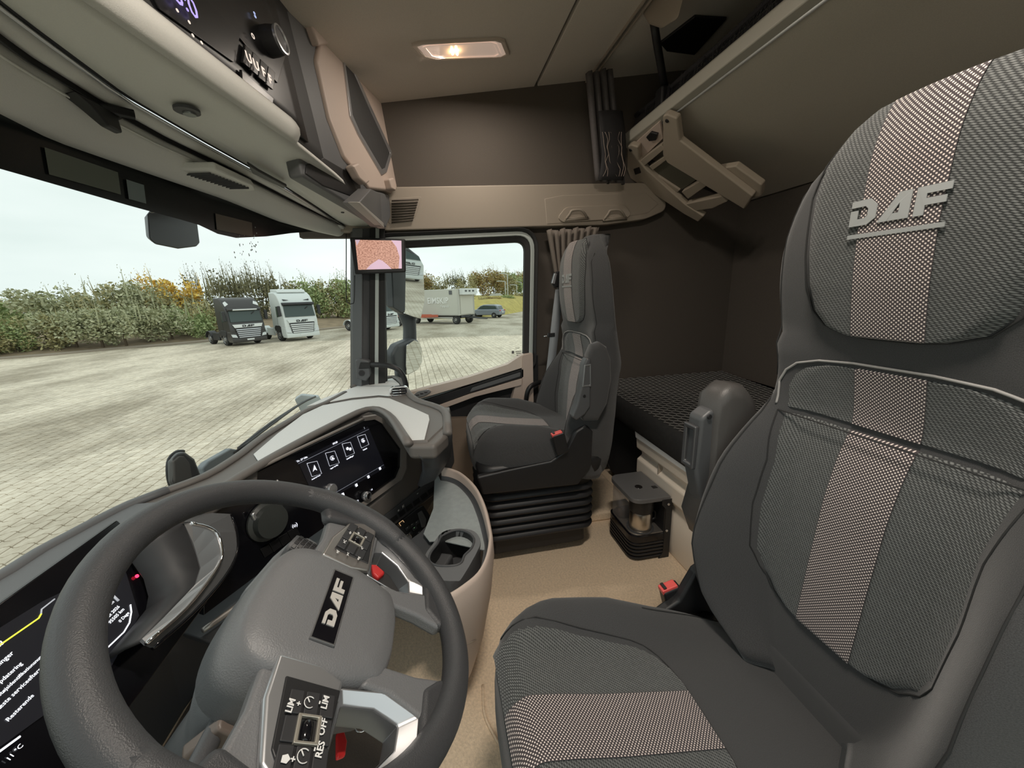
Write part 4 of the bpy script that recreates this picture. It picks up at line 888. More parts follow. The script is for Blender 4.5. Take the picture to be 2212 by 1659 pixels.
    for r, dz in ((1.01,-.03),(1.012,-.06),(1.0,-.10),(.97,-.125),(.90,-.13)):
        ring = []
        for a in ang: s, y = bound(a, r); s1, y1 = bound(a, 1.0); ring.append(V((xs+s, y+dy+dyc, Zc(s1, y1)+dz))); uv.append((s, y-dz))
        rings.append(ring)
    loft('cushion', rings, PLAIN, t, uvs=uv)
    cpt = [(-.43,.04),(-.427,.075),(-.418,.11),(-.40,.137),(-.36,.152),(-.25,.168),(-.16,.184),(-.11,.19),(-.085,.19)]
    def cpatch(name, m, lift, lim=None, n=16, par=None):
        ys = sorted(set([a for a, b in cpt] + lin(-.43,-.085,20) + [-.426,-.42])); V_, U_, F_ = [], [], []
        ys = [y for y in ys] 
        ext = [-.078,-.072,-.067]
        for y in ys + ext:
            h = interp(cpt, y); l, r = (-h, h) if lim is None else (max(-h, lim[0]), min(h, lim[1]))
            for k in range(n+1):
                s = l + (r-l)*k/n; e = min(1, min(h-s, s+h)/.005) if lim is None else 1; e = min(e, (y+.43)/.004)
                V_.append(CP(s, y, lift*max(0, e)**.5 - (.005 if e <= 0 else 0) + (.0015 if lim else 0))); U_.append((s, y))
        for j in range(len(ys)+len(ext)-1):
            for k in range(n): a = j*(n+1)+k; F_.append((a, a+1, a+n+2, a+n+1))
        return mesh(name, V_, F_, m, par or t, smooth=True, uv=U_)
    cpn_ = cpatch('cushion_panel', TWILL, .005); cpatch('stripe', DOTS, .0055, (-W_, W_), 6, cpn_)
    tube('seam', [CP(-h, y, .001) for y, h in reversed(cpt)] + [CP(h, y, .001) for y, h in cpt], .0013, SEAM, t, n=5, res=2)
    tube('cushion_seam', [CP(s_*.21, y, .0005) for s_ in (1,) for y in lin(-.42,-.66,8)], .0015, SEAM, t, n=5, res=1)
    tube('cushion_seam', [CP(-.21, y, .0005) for y in lin(-.42,-.66,8)], .0015, SEAM, t, n=5, res=1)
    if side > 0: box('backrest_base', (xs, -.735 + dy, .33 + dzc), (.38,.17,.17), PLAIN, t, bevel=.03, seg=3)
    # --- shell, bellows and plinth
    z1 = .335 + dzc
    def rr_(w, d, r, z, yc=-.38): return [V((xs + a, yc + dy + dyc*.7 + b, z)) for a, b in rrect(w, d, r, 5)]
    loft('seat_shell', [rr_(.44,.46,.06,z1-.13), rr_(.50,.53,.06,z1-.06), rr_(.515,.55,.06,z1-.01), rr_(.505,.54,.06,z1+.015)], BLACK, t)
    for s_ in (-1, 1):
        prof = [(-.20,z1-.09),(-.60,z1-.10),(-.655,z1-.02),(-.66,z1+.13),(-.63,z1+.16),(-.585,z1+.135),(-.545,z1+.06),(-.48,z1+.02),(-.30,z1+.005),(-.18,z1-.01)]
        prism('pivot_bracket', [V((xs + s_*.245, a + dy, b)) for a, b in prof], (s_*.028,0,0), BLACK, t, bevel=.008, seg=3)
    zb0 = .115; nb = 6; hh = (z1 - .13 - zb0)/nb
    for k in range(nb):
        z = zb0 + k*hh
        if hh > .005: loft('bellows_fold', [rr_(.40,.44,.05,z,-.37), rr_(.455,.50,.06,z+hh*.35,-.37), rr_(.46,.505,.06,z+hh*.6,-.37), rr_(.40,.44,.05,z+hh,-.37)], mat('bellows_rubber', (.018,.018,.02), .5), t)
    loft('plinth', [rr_(.40,.44,.03,.052,-.37), rr_(.39,.43,.03,zb0+.01,-.37)], BLACK, t, smooth=False)
    box('floor_rail', (xs - side*-.17, -.36+dy, .055), (.04,.50,.03), BLACK, t)
    # --- folded armrest on the inner side
    ax_ = xs + side*.285
    arm = [(-.690,.905),(-.668,.945),(-.63,.955),(-.60,.935),(-.588,.89),(-.60,.84),(-.63,.82),(-.690,.83)]
    def arm_pts(P, x): return [V((x, a + dy, b + dzb + (.075 if side < 0 else 0))) for a, b in P]
    if side > 0: arm_o, hw_, am = arm_pts([(-.70,.60),(-.715,.72),(-.72,.84),(-.70,.905),(-.672,.935),(-.635,.940),(-.605,.915),(-.60,.86),(-.605,.72),(-.58,.60),(-.60,.55),(-.66,.55)], 0), .038, mat('armrest_vinyl', (.070,.066,.063), .45, bump=.2, bscale=500)
    else: arm_o, hw_, am = [V((0, a, b)) for a, b in [(-.60,.655),(-.635,.72),(-.65,.82),(-.645,.90),(-.628,.945),(-.60,.965),(-.57,.955),(-.555,.92),(-.553,.84),(-.54,.76),(-.52,.69),(-.54,.66)]], .026, PLAIN
    ac_ = sum(arm_o, V())/len(arm_o)
    loft('armrest', [[ac_ + (p-ac_)*q + V((ax_ + side*w, 0, 0)) for p in arm_o] for q, w in ((.82,-hw_),(.95,-hw_*.9),(1,-hw_*.5),(1,hw_*.5),(.95,hw_*.9),(.82,hw_))], am, t, smooth=True)
    LV = mat('dark_chrome', (.13,.13,.135), .3, metal=.6); SPM = mat('armrest_spine', (.075,.077,.08), .45)
    if side < 0:
        wy = lambda P, x: [V((x, a, b)) for a, b in P]
        prism('armrest_spine', wy([(-.562,.72),(-.560,.905),(-.545,.912),(-.530,.885),(-.522,.80),(-.505,.73),(-.485,.685),(-.505,.668),(-.54,.69)], ax_ + .010), (-.044,0,0), SPM, t, bevel=.008, seg=3)
        frame('armrest_lever_frame', wy([(-.562,.80),(-.560,.888),(-.533,.885),(-.526,.80)], ax_ - .036), wy([(-.556,.808),(-.554,.880),(-.540,.878),(-.534,.808)], ax_ - .036), (.010,0,0), mat('bright_lever', (.30,.31,.32), .3, metal=.7), t, bevel=.003)
        lathe('armrest_screw', [(.001,.003),(.005,.003),(.006,0)], V((ax_ - .034, -.535, .765)), (-1,0,0), BLACK, t, n=12)
    else:
        prism('armrest_spine', arm_pts([(-.64,.60),(-.63,.865),(-.60,.885),(-.572,.865),(-.568,.74),(-.590,.66),(-.60,.60)], ax_ - .024), (.048,0,0), SPM, t, bevel=.010, seg=3)
        q_ = [(-.021,.738),(.021,.738),(.021,.845),(-.021,.845)]; r_ = [(-.011,.750),(.011,.750),(.011,.832),(-.011,.832)]
        frame('armrest_lever_frame', [V((ax_+a, -.560, b)) for a, b in q_], [V((ax_+a, -.562, b)) for a, b in r_], (0,-.012,0), LV, t, bevel=.004)
        lathe('armrest_screw', [(.001,.003),(.005,.003),(.006,0)], V((ax_-.026, -.590, .868)), (-1,0,0), BLACK, t, n=12)
    # --- buckle on the inner side
    bc = V((xs + .280, -.545, .385)) if side > 0 else V((xs - .285, -.445, .590))
    d_ = V((side*.05, .25, 1)).normalized()
    bkb = box('buckle_body', bc - d_*.02, (.030,.050,.09), BLACK, t, axes=(V((1,0,0)), d_.cross(V((1,0,0))), d_), bevel=.006)
    box('buckle_button', bc + d_*.022 + V((0,.004,0)), (.024,.044,.014), mat('red_buckle', (.75,.10,.09), .35), bkb, axes=(V((1,0,0)), d_.cross(V((1,0,0))), d_), bevel=.003)
    box('buckle_slot', bc + d_*.029 + V((0,.016,0)), (.020,.008,.003), BLACK, bkb, axes=(V((1,0,0)), d_.cross(V((1,0,0))), d_), bevel=.001)
    return t, FP, CP
dseat, DFP, DCP = build_seat(.447, 1, 0, 0, 0, 'large charcoal driver seat with dotted stripe in the foreground', 'driver_seat')
pseat, PFP, PCP = build_seat(1.62, -1, .065, .135, -.045, 'charcoal passenger seat on bellows beside the window', 'passenger_seat', -.115, .085)
# ---------------------------------------------------------------- passenger seat belt on the far side
sb = thing('seat_belt', 'grey seat belt with shoulder guide on the passenger seat', 'seat belt', (1.89,-.6,.5))
BELT = mat('grey_webbing', (.30,.32,.34), .7, bump=.3, bscale=900)
def bx_(px, py, x): return at(px, py, x=x)
bp_ = [bx_(1209,625,1.865), bx_(1201,690,1.87), bx_(1190,790,1.885), bx_(1181,850,1.885), bx_(1178,868,1.88)]
path = crs(bp_, 4); vs_ = []; wv = V((0,1,0))
for p in path: vs_ += [p + V((0,.022,0)), p - V((0,.022,0))]
mesh('webbing', vs_, [(2*i,2*i+1,2*i+3,2*i+2) for i in range(len(path)-1)], BELT, sb, smooth=True, solid=.003, off=0)
prism('shoulder_guide', [bx_(*p, 1.86) for p in [(1192,612),(1199,588),(1208,585),(1218,592),(1216,618),(1200,622)]], (.03,0,0), BLACK, sb, bevel=.006, seg=3)
prism('guide_lever', [bx_(*p, 1.852) for p in [(1192,612),(1198,590),(1204,591),(1199,614)]], (.01,0,0), SILVER, sb, bevel=.003)
prism('guide_loop', [bx_(*p, 1.865) for p in [(1205,618),(1216,617),(1217,630),(1206,633)]], (.02,0,0), BLACK, sb, bevel=.004)
prism('belt_tongue', [bx_(*p, 1.868) for p in [(1184,720),(1199,719),(1199,727),(1184,729)]], (.012,0,0), BLACK, sb, bevel=.002)
tube('tongue_plate', [bx_(1186,724,1.866), bx_(1175,727,1.866)], .006, CHROME, sb, n=6, res=1, flat=.4)
prism('lower_anchor', [bx_(*p, 1.87) for p in [(1170,868),(1184,866),(1186,880),(1172,882)]], (.02,0,0), BLACK, sb, bevel=.004)
gb = tag(tube('door_grab_handle', [at(1168,825,x=2.04), at(1150,832,x=2.0), at(1140,845,x=1.99), at(1136,870,x=2.0), at(1136,895,x=2.04)], .013, BLACK, None, n=12), 'curved black grab handle beside the passenger seat', 'handle')
# ================================================================ lower bunk, shadow box below it, coffee maker
mt = thing('lower_bunk_mattress', 'black lower bunk mattress with honeycomb quilted cover', 'mattress', (1.3,-1.35,.5))
hexm = bpy.data.materials.new('honeycomb_quilt'); hexm.use_nodes = True; _t = hexm.node_tree; _b = _t.nodes['Principled BSDF']; _b.inputs['Roughness'].default_value = .8
_c = _t.nodes.new('ShaderNodeTexCoord'); _mp = _t.nodes.new('ShaderNodeMapping'); _mp.inputs['Rotation'].default_value = (0,0,0); 
_nz = _t.nodes.new('ShaderNodeTexNoise'); _nz.inputs['Scale'].default_value = 60; _r = _t.nodes.new('ShaderNodeValToRGB'); _r.color_ramp.elements[0].color = (.012,.012,.012,1); _r.color_ramp.elements[1].color = (.03,.029,.028,1)
_t.links.new(_c.outputs['Object'], _nz.inputs['Vector']); _t.links.new(_nz.outputs['Fac'], _r.inputs[0]); _t.links.new(_r.outputs[0], _b.inputs['Base Color'])
MT = .575
def mz(x, y): return MT + .05*max(0, min(1, (x-1.4)/.7))
def mring(ins, dz): 
    P = rpoly([(.05+ins,-.895-ins),(2.10-ins,-.895-ins),(2.10-ins,-1.82+ins),(.05+ins,-1.82+ins)], .05, 4)
    return [V((x, y, mz(x, y)+dz)) for x, y in P]
loft('mattress_body', [mring(.01,-.12), mring(0,-.10), mring(0,-.035), mring(.008,-.012), mring(.025,-.002)], hexm, mt, caps=False)
grid('quilted_top', lambda x, y: V((x, y, mz(x, y)+.001)), [.075,.8,1.4,2.08], lin(-.92,-1.80,4), hexm, mt)
# honeycomb stitched ridges as real raised cells on the lit near half
hv, hf = [], []
R_ = .021; hx_n = math.sqrt(3)*R_; hexline = mat('quilt_thread', (.24,.235,.22), .7)
for j in range(30):
    for i in range(34):
        cx = .95 + hx_n*(i + .5*(j % 2)); cyy = -.925 - 1.5*R_*j
        if cx > 2.06 or cyy < -1.80: continue
        P = [(cx + R_*.98*math.sin(math.pi/3*k), cyy + R_*.98*math.cos(math.pi/3*k)) for k in range(6)]
        for k in range(3):
            (xa, ya), (xb, yb) = P[k], P[(k+1) % 6]
            d = V((xb-xa, yb-ya)).normalized(); n = V((-d.y, d.x))*.0011; b = len(hv)
            for (x_, y_) in ((xa, ya), (xb, yb)):
                hv += [(x_-n.x, y_-n.y, mz(x_, y_)+.001), (x_, y_, mz(x_, y_)+.0035), (x_+n.x, y_+n.y, mz(x_, y_)+.001)]
            hf += [(b,b+1,b+4,b+3),(b+1,b+2,b+5,b+4)]
tag(mesh('honeycomb_stitching', hv, hf, hexline, mt), kind='stuff')
bb = thing('bunk_cabinet', 'pale beige bunk base with ribbed front and aluminium edge', 'bunk base', (.9,-1.3,0))
prism('front_panel', [V((0,a,b)) + V((.05,0,0)) for a, b in [(-.985,0),(-.955,.0),(-.945,.05),(-.945,.20),(-.955,.22),(-.955,.24),(-.930,.27),(-.930,.34),(-.955,.36),(-.955,.375),(-.925,.40),(-.920,.46),(-.985,.46)]], (1.53,0,0), mat('cream_panel', (.86,.77,.66), .5, bump=.1, bscale=800), bb, bevel=.006, seg=2)
prism('end_panel', [V((1.55,a,b)) for a, b in [(-1.84,0),(-.985,0),(-.985,.46),(-1.84,.46)]], (.02,0,0), BEIGE2, bb, bevel=.004)
prism('aluminium_edge', [V((.05,a,b)) for a, b in [(-.945,.455),(-.912,.455),(-.905,.50),(-.915,.505),(-.945,.495)]], (1.52,0,0), mat('white_aluminium', (.92,.94,.95), .35), bb, bevel=.003)
box('bed_board', (1.09,-1.38,.455), (2.06,.88,.02), BLACK, bb, bevel=.002)
for x_ in (1.08, 1.40): box('panel_joint', (x_,-.944,.20), (.006,.024,.40), TAUPE, bb, bevel=.001)
ss = tag(box('under_bunk_shadow', (1.84,-1.42,.245), (.52,.82,.385), mat('shadow_black', (.010,.010,.012), .95), bevel=.01), 'black box standing in for the shadow under the far end of the bunk', 'shadow box')  # black block fills the gap so it reads as shadow below the mattress
# coffee maker on the floor against the bunk base
cm = thing('coffee_maker', 'black coffee maker with steel jug on the floor by the bunk', 'coffee maker', (1.41,-.84,0))
x0, x1_, y0, y1_ = 1.285, 1.525, -.925, -.755
def crp(ins, z, r=.05): return [V((x, y, z)) for x, y in rpoly([(x0+ins,y0),(x0+ins,y1_-ins),(x1_-ins,y1_-ins),(x1_-ins,y0)], [.004,r,r,.004], 6)]
for k in range(5): loft('ribbed_base', [crp(.008,.004+k*.017), crp(.0,.010+k*.017), crp(.0,.016+k*.017), crp(.008,.0205+k*.017)], BLACK, cm, smooth=False)
loft('base_band', [crp(.002,.088), crp(.0,.092), crp(.0,.120), crp(.004,.124)], PIANO, cm, smooth=False)
prism('base_plate', crp(.006,.124), (0,0,.004), mat('steel_plate', (.42,.39,.36), .35, metal=.8), cm, bevel=.001)
lid_ = prism('lid', crp(0,.278), (0,0,.020), mat('dark_grey_lid', (.14,.14,.142), .38), cm, bevel=.006, seg=3)
lathe('lid_emblem', [(.0005,.0012),(.016,.0012),(.017,0)], V((1.39,-.835,.298)), (0,0,1), PIANO, lid_, n=28)
box('lid_slot', (1.37,-.90,.2985), (.02,.022,.002), BLACK, cm, bevel=.0005)
box('back_housing', (1.405,-.915,.20), (.235,.024,.16), BLACK, cm, bevel=.004)
prism('side_bracket', [V((1.283,a,b)) for a, b in [(-.935,.0),(-.935,.285),(-.885,.285),(-.885,.262),(-.905,.24),(-.905,.03),(-.885,.0)]], (.004,0,0), BLACK, cm, bevel=.001)
for z_ in (.262,.135): lathe('bracket_screw', [(.001,.003),(.005,.002),(.006,0)], V((1.282,-.915,z_)), (-1,0,0), CHROME, cm, n=12)
jug = (1.345,-.825)
jg = lathe('steel_jug', [(.001,.129),(.046,.129),(.048,.135),(.048,.205),(.045,.212)], V((*jug,0)), (0,0,1), mat('brushed_steel', (.60,.56,.50), .28, metal=1), cm, n=40)
lathe('brew_head', [(.050,.216),(.052,.222),(.052,.279),(.001,.279)], V((*jug,0)), (0,0,1), BLACK, cm, n=40)
tube('jug_handle', [V((jug[0]+.01,jug[1]-.045,.20)), V((jug[0]+.01,jug[1]-.075,.19)), V((jug[0]+.01,jug[1]-.075,.155)), V((jug[0]+.01,jug[1]-.045,.145))], .007, BLACK, jg, n=8)
lathe('jug_seat', [(.058,.127),(.058,.131),(.050,.131)], V((*jug,0)), (0,0,1), DARK, cm, n=36, caps=False)
wt_ = bpy.data.materials.new('smoked_tank'); wt_.use_nodes = True; q_ = wt_.node_tree.nodes['Principled BSDF']; q_.inputs['Base Color'].default_value = (.35,.33,.33,1); q_.inputs['Roughness'].default_value = .1; q_.inputs['Alpha'].default_value = .35
loft('water_tank', [[V((1.465+a, -.815+b, z)) for a, b in rrect(.10,.10,.03,4)] for z in (.130,.276)], wt_, cm)
# ================================================================ upper bunk
ub = thing('upper_bunk', 'tilted upper bunk with taupe underside and pale front rail', 'bunk', (1.0,-1.4,1.8))
UF = (-1.045, 1.150+.746); UB = (-1.84, 1.635)
UND = mat('bunk_board', (.74,.68,.59), .85, noise=.14, nscale=420, bump=.2, bscale=700)
prism('bunk_board', [V((-.1,UF[0],UF[1])), V((-.1,UB[0],UB[1])), V((-.1,UB[0],UB[1]+.03)), V((-.1,UF[0],UF[1]+.03))], (2.18,0,0), UND, ub, bevel=.004)
prism('front_rail', [V((-.1,a,b)) for a, b in [(-1.030,1.885),(-1.060,1.875),(-1.075,1.885),(-1.075,1.935),(-1.045,1.945),(-1.030,1.93)]], (2.15,0,0), mat('pale_rail', (.46,.44,.38), .45), ub, bevel=.005)
tube('rail_bead', [V((-.1,-1.066,1.876)), V((2.05,-1.066,1.876))], .006, ALU, ub, n=8, res=1)
prism('bunk_mattress', [V((-.1,a,b)) for a, b in [(-1.10,1.93),(-1.82,1.70),(-1.82,1.80),(-1.12,2.03)]], (2.15,0,0), mat('dark_mattress', (.02,.02,.022), .9), ub, bevel=.03, seg=3)
# safety net above the rail
nv, nf = [], []
netm = mat('black_net_cord', (.02,.02,.022), .6)
def nline(a, b, r=.0022):
    d = (b-a).normalized(); u = d.cross(V((0,1,.2))).normalized()*r; i = len(nv); nv.extend([a-u, a+u, b+u, b-u]); nf.append((i,i+1,i+2,i+3))
for k in range(150):
    x_ = -.1 + 2.1*k/150
    nline(V((x_,-1.05,1.94)), V((x_+.02,-1.075+.012*math.sin(k),1.99+.02*math.sin(k*.9)))); nline(V((x_+.02,-1.05,1.94)), V((x_,-1.075,1.99)))
    nline(V((x_,-1.075,1.99)), V((x_+.02,-1.11,2.03))); nline(V((x_+.02,-1.075,1.99)), V((x_,-1.11,2.03)))
net = tag(mesh('safety_net', nv, nf, netm, ub, fix=False), kind='stuff')
tube('net_cord', [V((x_,-1.10+.01*math.sin(x_*9),2.02+.012*math.sin(x_*7))) for x_ in lin(-.1,2.05,24)], .012, mat('black_net_roll', (.025,.023,.026), .8, bump=1, bscale=300), ub, n=8, res=1)
# strut and reading lamp on the ceiling
gs = thing('bunk_strut', 'black strut rising from the upper bunk to a taupe ceiling bracket', 'strut', (1.7,-1.12,2.0))
sp0 = at(1412,45,y=-.93); sp1 = at(1436,190,y=-1.08)
tube('rod', [sp0, at(1422,110,y=-.99), sp1], .016, BLACK, gs, n=12, res=2)
prism('rod_foot', [sp1 + V((a,b,0)) for a, b in ((-.03,-.03),(.03,-.03),(.03,.03),(-.03,.03))], (0,0,-.10), BLACK, gs, bevel=.01)
loft('bracket', [[at(*p, y=-.90-d_) for p in [(1383,20),(1395,-20),(1480,-20),(1465,40),(1430,62),(1402,52)]] for d_ in (0,.02,.07)], TAUPE, gs, smooth=False, bevel=.008)
rl = tag(prism('black_hatch', [at(*p, pl=CPL) for p in [(1425,95),(1500,38),(1570,42),(1500,120),(1440,112)]], (0,0,.012), BLACK, bevel=.004), 'black hatch panel on the ceiling behind the strut', 'hatch')
# folded ladder under the bunk
ld = thing('bunk_ladder', 'taupe plastic ladder folded under the upper bunk', 'ladder', at(1500,380,y=-1.25))
LDM = mat('ladder_plastic', (.40,.34,.27), .55, bump=.15, bscale=700)
LDN = V((0,.648,-.762)).normalized(); LDO = V((0,-1.05,1.868))
def lq(px, py, d): return at(px, py, pl=(LDO + LDN*d, LDN))
def lpiece(name, px, d, th_, m=LDM, bevel=.005): return prism(name, [lq(*p, d) for p in px], -LDN*th_, m, ld, bevel=bevel, seg=3)
lpiece('side_rail', [(1431,251),(1440,247),(1462,256),(1469,304),(1626,424),(1607,453),(1440,352),(1431,335)], .030, .030, bevel=.007)
lpiece('rail_back', [(1588,359),(1645,400),(1643,425),(1622,430),(1540,366)], .002, .03, bevel=.006)
lpiece('side_rail', [(1354,318),(1362,313),(1378,318),(1380,347),(1395,366),(1481,443),(1520,468),(1508,480),(1477,463),(1361,386),(1354,366)], .030, .030, bevel=.007)
lpiece('cross_bar', [(1481,441),(1558,424),(1571,436),(1539,451),(1491,458)], .026, .03)
lpiece('tread', [(1370,357),(1428,313),(1436,322),(1383,366)], .024, .03, bevel=.003)
lpiece('tread', [(1402,360),(1438,336),(1441,345),(1410,368)], .018, .02, bevel=.003)
lpiece('tread', [(1472,415),(1515,390),(1530,399),(1486,430)], .022, .03, bevel=.003)
lpiece('inner_tray', [(1392,366),(1443,338),(1505,388),(1462,418)], .004, .012, mat('dark_olive_tray', (.10,.095,.07), .6), bevel=.003)
lpiece('tray_lip', [(1400,372),(1404,369),(1468,411),(1463,416)], .014, .012, bevel=.002)
lpiece('hinge_plate', [(1368,312),(1425,262),(1432,300),(1385,345)], .002, .012, BEIGE, bevel=.003)
lpiece('hinge_catch', [(1395,297),(1405,286),(1420,290),(1416,304),(1402,306)], .012, .012, BLACK, bevel=.003)
lpiece('foot_catch', [(1368,366),(1380,362),(1384,374),(1372,378)], .034, .006, BLACK, bevel=.002)
for q in ((1441,261),(1362,324)): lathe('pivot', [(.001,.003),(.008,.003),(.009,0)], lq(*q, .030), LDN, BLACK, ld, n=14)
# ================================================================ curtains
def curtain(name, lab, x, top_a, top_b, bot_a, bot_b, folds, amp, m, hem=None):
    c = thing(name, lab, 'curtain', V(bot_a))
    n = folds*8
    def f(u, v):
        p = V(top_a).lerp(V(top_b), u).lerp(V(bot_a).lerp(V(bot_b), u), v)
        ph = u*folds*2*math.pi
        return p + V((-amp*math.sin(ph)*(1-.3*v) , amp*.35*math.sin(ph*2+1.0)*(1-v*.3), .006*math.sin(ph*.5)))
    grid('cloth', f, lin(0,1,n+1), lin(0,1,14), m, c, solid=.0025, off=0)
    return c
CURT = mat('taupe_curtain', (.20,.17,.145), .8, noise=.1, nscale=200)
c1 = curtain('door_curtain', 'gathered taupe curtain beside the passenger window', 2.04, at(1183,498,x=2.04), at(1296,490,x=2.04), at(1208,640,x=2.05), at(1240,700,x=2.05), 8, .020, CURT)
CURT2 = mat('grey_curtain', (.11,.10,.10), .75, noise=.2, nscale=90)
c2 = curtain('bunk_curtain', 'dark bunched sleeper curtain hanging from the ceiling track', 2.0, at(1268,160,x=1.98), at(1326,150,x=1.98), at(1288,392,x=2.0), at(1352,396,x=2.0), 4, .024, CURT2)
pr = mat('curtain_print', (.45,.36,.31), .8); rdc = random.Random(5)
for k in range(7):
    u = 1300 + 44*k/6; pts = [at(u + rdc.uniform(-5,5) + 4*j*.3, 285 + 16*j, x=1.955) for j in range(7)]
    tube('printed_line', crs(pts, 2), .0012, pr, c2, n=4, res=1)
grid('curtain_front_fold', lambda u, v: at(1292 + 52*u + 8*math.sin(v*3), 240 + 150*v, x=1.965) + V((-.01*math.sin(u*math.pi),0,0)), lin(0,1,8), lin(0,1,10), mat('black_curtain_lining', (.03,.028,.03), .8), c2, solid=.002)
# ================================================================ pillar screen, tweeter, grab bar, cable
mo = thing('camera_monitor', 'small black monitor showing a pink and brown camera picture', 'monitor', at(815,552,x=2.0))
MO = at(818,552,x=1.985); mh = V((.10,-1,0)).normalized(); mu = V((0,0,1)); mn = V((-1,-.10,0)).normalized()
cs = [at(*p, pl=(MO, mn)) for p in [(755,512),(876,516),(877,588),(766,592)]]
prism('housing', cs, -mn*.028, BLACK, mo, bevel=.007, seg=3)
scm = bpy.data.materials.new('camera_picture'); scm.use_nodes = True; _t = scm.node_tree; _b = _t.nodes['Principled BSDF']
_u = _t.nodes.new('ShaderNodeTexCoord'); _n = _t.nodes.new('ShaderNodeTexNoise'); _n.inputs['Scale'].default_value = 26; _n.inputs['Detail'].default_value = 8; _r = _t.nodes.new('ShaderNodeValToRGB')
_e = _r.color_ramp.elements; _e[0].position = .28; _e[0].color = (.22,.09,.06,1); _e[1].position = .60; _e[1].color = (.66,.36,.26,1)
_t.links.new(_u.outputs['UV'], _n.inputs['Vector']); _t.links.new(_n.outputs['Fac'], _r.inputs[0]); _t.links.new(_r.outputs[0], _b.inputs['Emission Color']); _b.inputs['Emission Strength'].default_value = .9; _b.inputs['Base Color'].default_value = (.02,.02,.02,1)
sc4 = [at(*p, pl=(MO + mn*.001, mn)) for p in [(767,518),(867,520),(868,580),(774,583)]]
pk = mesh('picture', sc4, [(0,1,2,3)], scm, mo, uv=[(0,1),(1,1),(1,0),(0,0)], solid=.0005)
pinkm = mat('picture_pink', (.5,.3,.45), .5, emit=.62, ecol=(.70,.52,.60))
def mp_(px, py, d): return at(px, py, pl=(MO + mn*d, mn))
prism('picture_shape', [mp_(*p, .002) for p in [(791,582),(800,572),(812,564),(818,560),(826,563),(838,573),(846,581)]], mn*.0003, pinkm, pk, bevel=0)
for pts in ([(767,518),(778,518),(771,530)], [(845,519),(867,520),(868,580),(861,580),(863,555),(856,533)]): prism('picture_shape', [mp_(*p, .002) for p in pts], mn*.0003, pinkm, pk, bevel=0)
tube('monitor_stalk', [MO + V((.03,0,.0)), MO + V((.10,.02,.0))], .014, BLACK, mo, n=10, res=1)
cb = tag(tube('monitor_cable', [at(748,505,x=2.0), at(748,560,x=2.0), at(748,640,x=2.0), at(752,654,x=1.99), at(760,656,x=1.99), at(765,648,x=1.99), at(766,595,x=2.0)], .0022, BLACK, None, n=6, res=5), 'thin black cable looping below the monitor', 'cable')
tw = thing('pillar_speaker', 'grey tweeter pod on the front pillar', 'speaker', at(785,800,x=2.0))
prism('pod', [at(*p, x=2.0) for p in [(767,778),(776,775),(798,780),(800,812),(790,824),(769,818)]], (.05,0,0), pm, tw, bevel=.008, seg=3)
prism('pod_cap', [at(*p, x=1.995) for p in [(778,783),(800,784),(800,796),(774,797)]], (.02,0,0), BLACK, tw, bevel=.003)
lathe('speaker_cone', [(.001,.003),(.014,.003),(.016,0)], at(781,806,x=1.998), (-1,0,0), DARK, tw, n=24)
for k in range(3): tube('speaker_ring', [at(781,806,x=1.994) + V((0,(.004+.004*k)*math.cos(a),(.004+.004*k)*math.sin(a))) for a in lin(0,6.0,16)], .0008, BLACK, tw, n=4, closed=True, res=1)
gr = tag(tube('pillar_grab_bar', [at(795,788,x=2.02), at(815,788,x=1.99), at(840,790,x=1.97), at(862,800,x=1.96), at(874,820,x=1.955), at(878,845,x=1.96), at(877,868,x=2.0)], .0135, BLACK, None, n=12), 'black curved grab bar between pillar and dashboard end', 'handle')
# ================================================================ the yard outside
GZ = -1.75
def gp(px, py): return at(px, py, z=GZ)
def depth(p): d = p - CAM; return RX[2]*d.x + RY[2]*d.y + RZ[2]*d.z
def proj(p):
    d = V(p) - CAM; c = [RX[k]*d.x + RY[k]*d.y + RZ[k]*d.z for k in range(3)]
    return (1106 + FPX*c[0]/c[2], 829.5 + FPX*c[1]/c[2], c[2]) if c[2] > .01 else (-9e9, 0, c[2])
gm = bpy.data.materials.new('pale_paving'); gm.use_nodes = True; _t = gm.node_tree; _b = _t.nodes['Principled BSDF']; _b.inputs['Roughness'].default_value = .85; _b.inputs['Specular IOR Level'].default_value = .25
_c = _t.nodes.new('ShaderNodeTexCoord')
_n1 = _t.nodes.new('ShaderNodeTexNoise'); _n1.inputs['Scale'].default_value = .22; _n1.inputs['Detail'].default_value = 7
_m1 = _t.nodes.new('ShaderNodeMapping'); _m1.inputs['Scale'].default_value = (1,2.4,1); _m1.inputs['Rotation'].default_value = (0,0,.5)
_t.links.new(_c.outputs['Object'], _m1.inputs[0]); _t.links.new(_m1.outputs[0], _n1.inputs['Vector'])
_r1 = _t.nodes.new('ShaderNodeValToRGB'); _r1.color_ramp.elements[0].position = .34; _r1.color_ramp.elements[0].color = (.40,.35,.26,1); _r1.color_ramp.elements[1].position = .60; _r1.color_ramp.elements[1].color = (.70,.645,.53,1)
_t.links.new(_n1.outputs['Fac'], _r1.inputs[0])
_bk = _t.nodes.new('ShaderNodeTexBrick'); _bk.inputs['Scale'].default_value = 1; _bk.inputs['Brick Width'].default_value = .24; _bk.inputs['Row Height'].default_value = .20; _bk.inputs['Mortar Size'].default_value = .012
_bk.inputs['Color1'].default_value = (1,1,1,1); _bk.inputs['Color2'].default_value = (.92,.92,.92,1); _bk.inputs['Mortar'].default_value = (.62,.58,.52,1)
_m2 = _t.nodes.new('ShaderNodeMapping'); _m2.inputs['Rotation'].default_value = (0,0,math.radians(90-3.5)); _t.links.new(_c.outputs['Object'], _m2.inputs[0]); _t.links.new(_m2.outputs[0], _bk.inputs['Vector'])
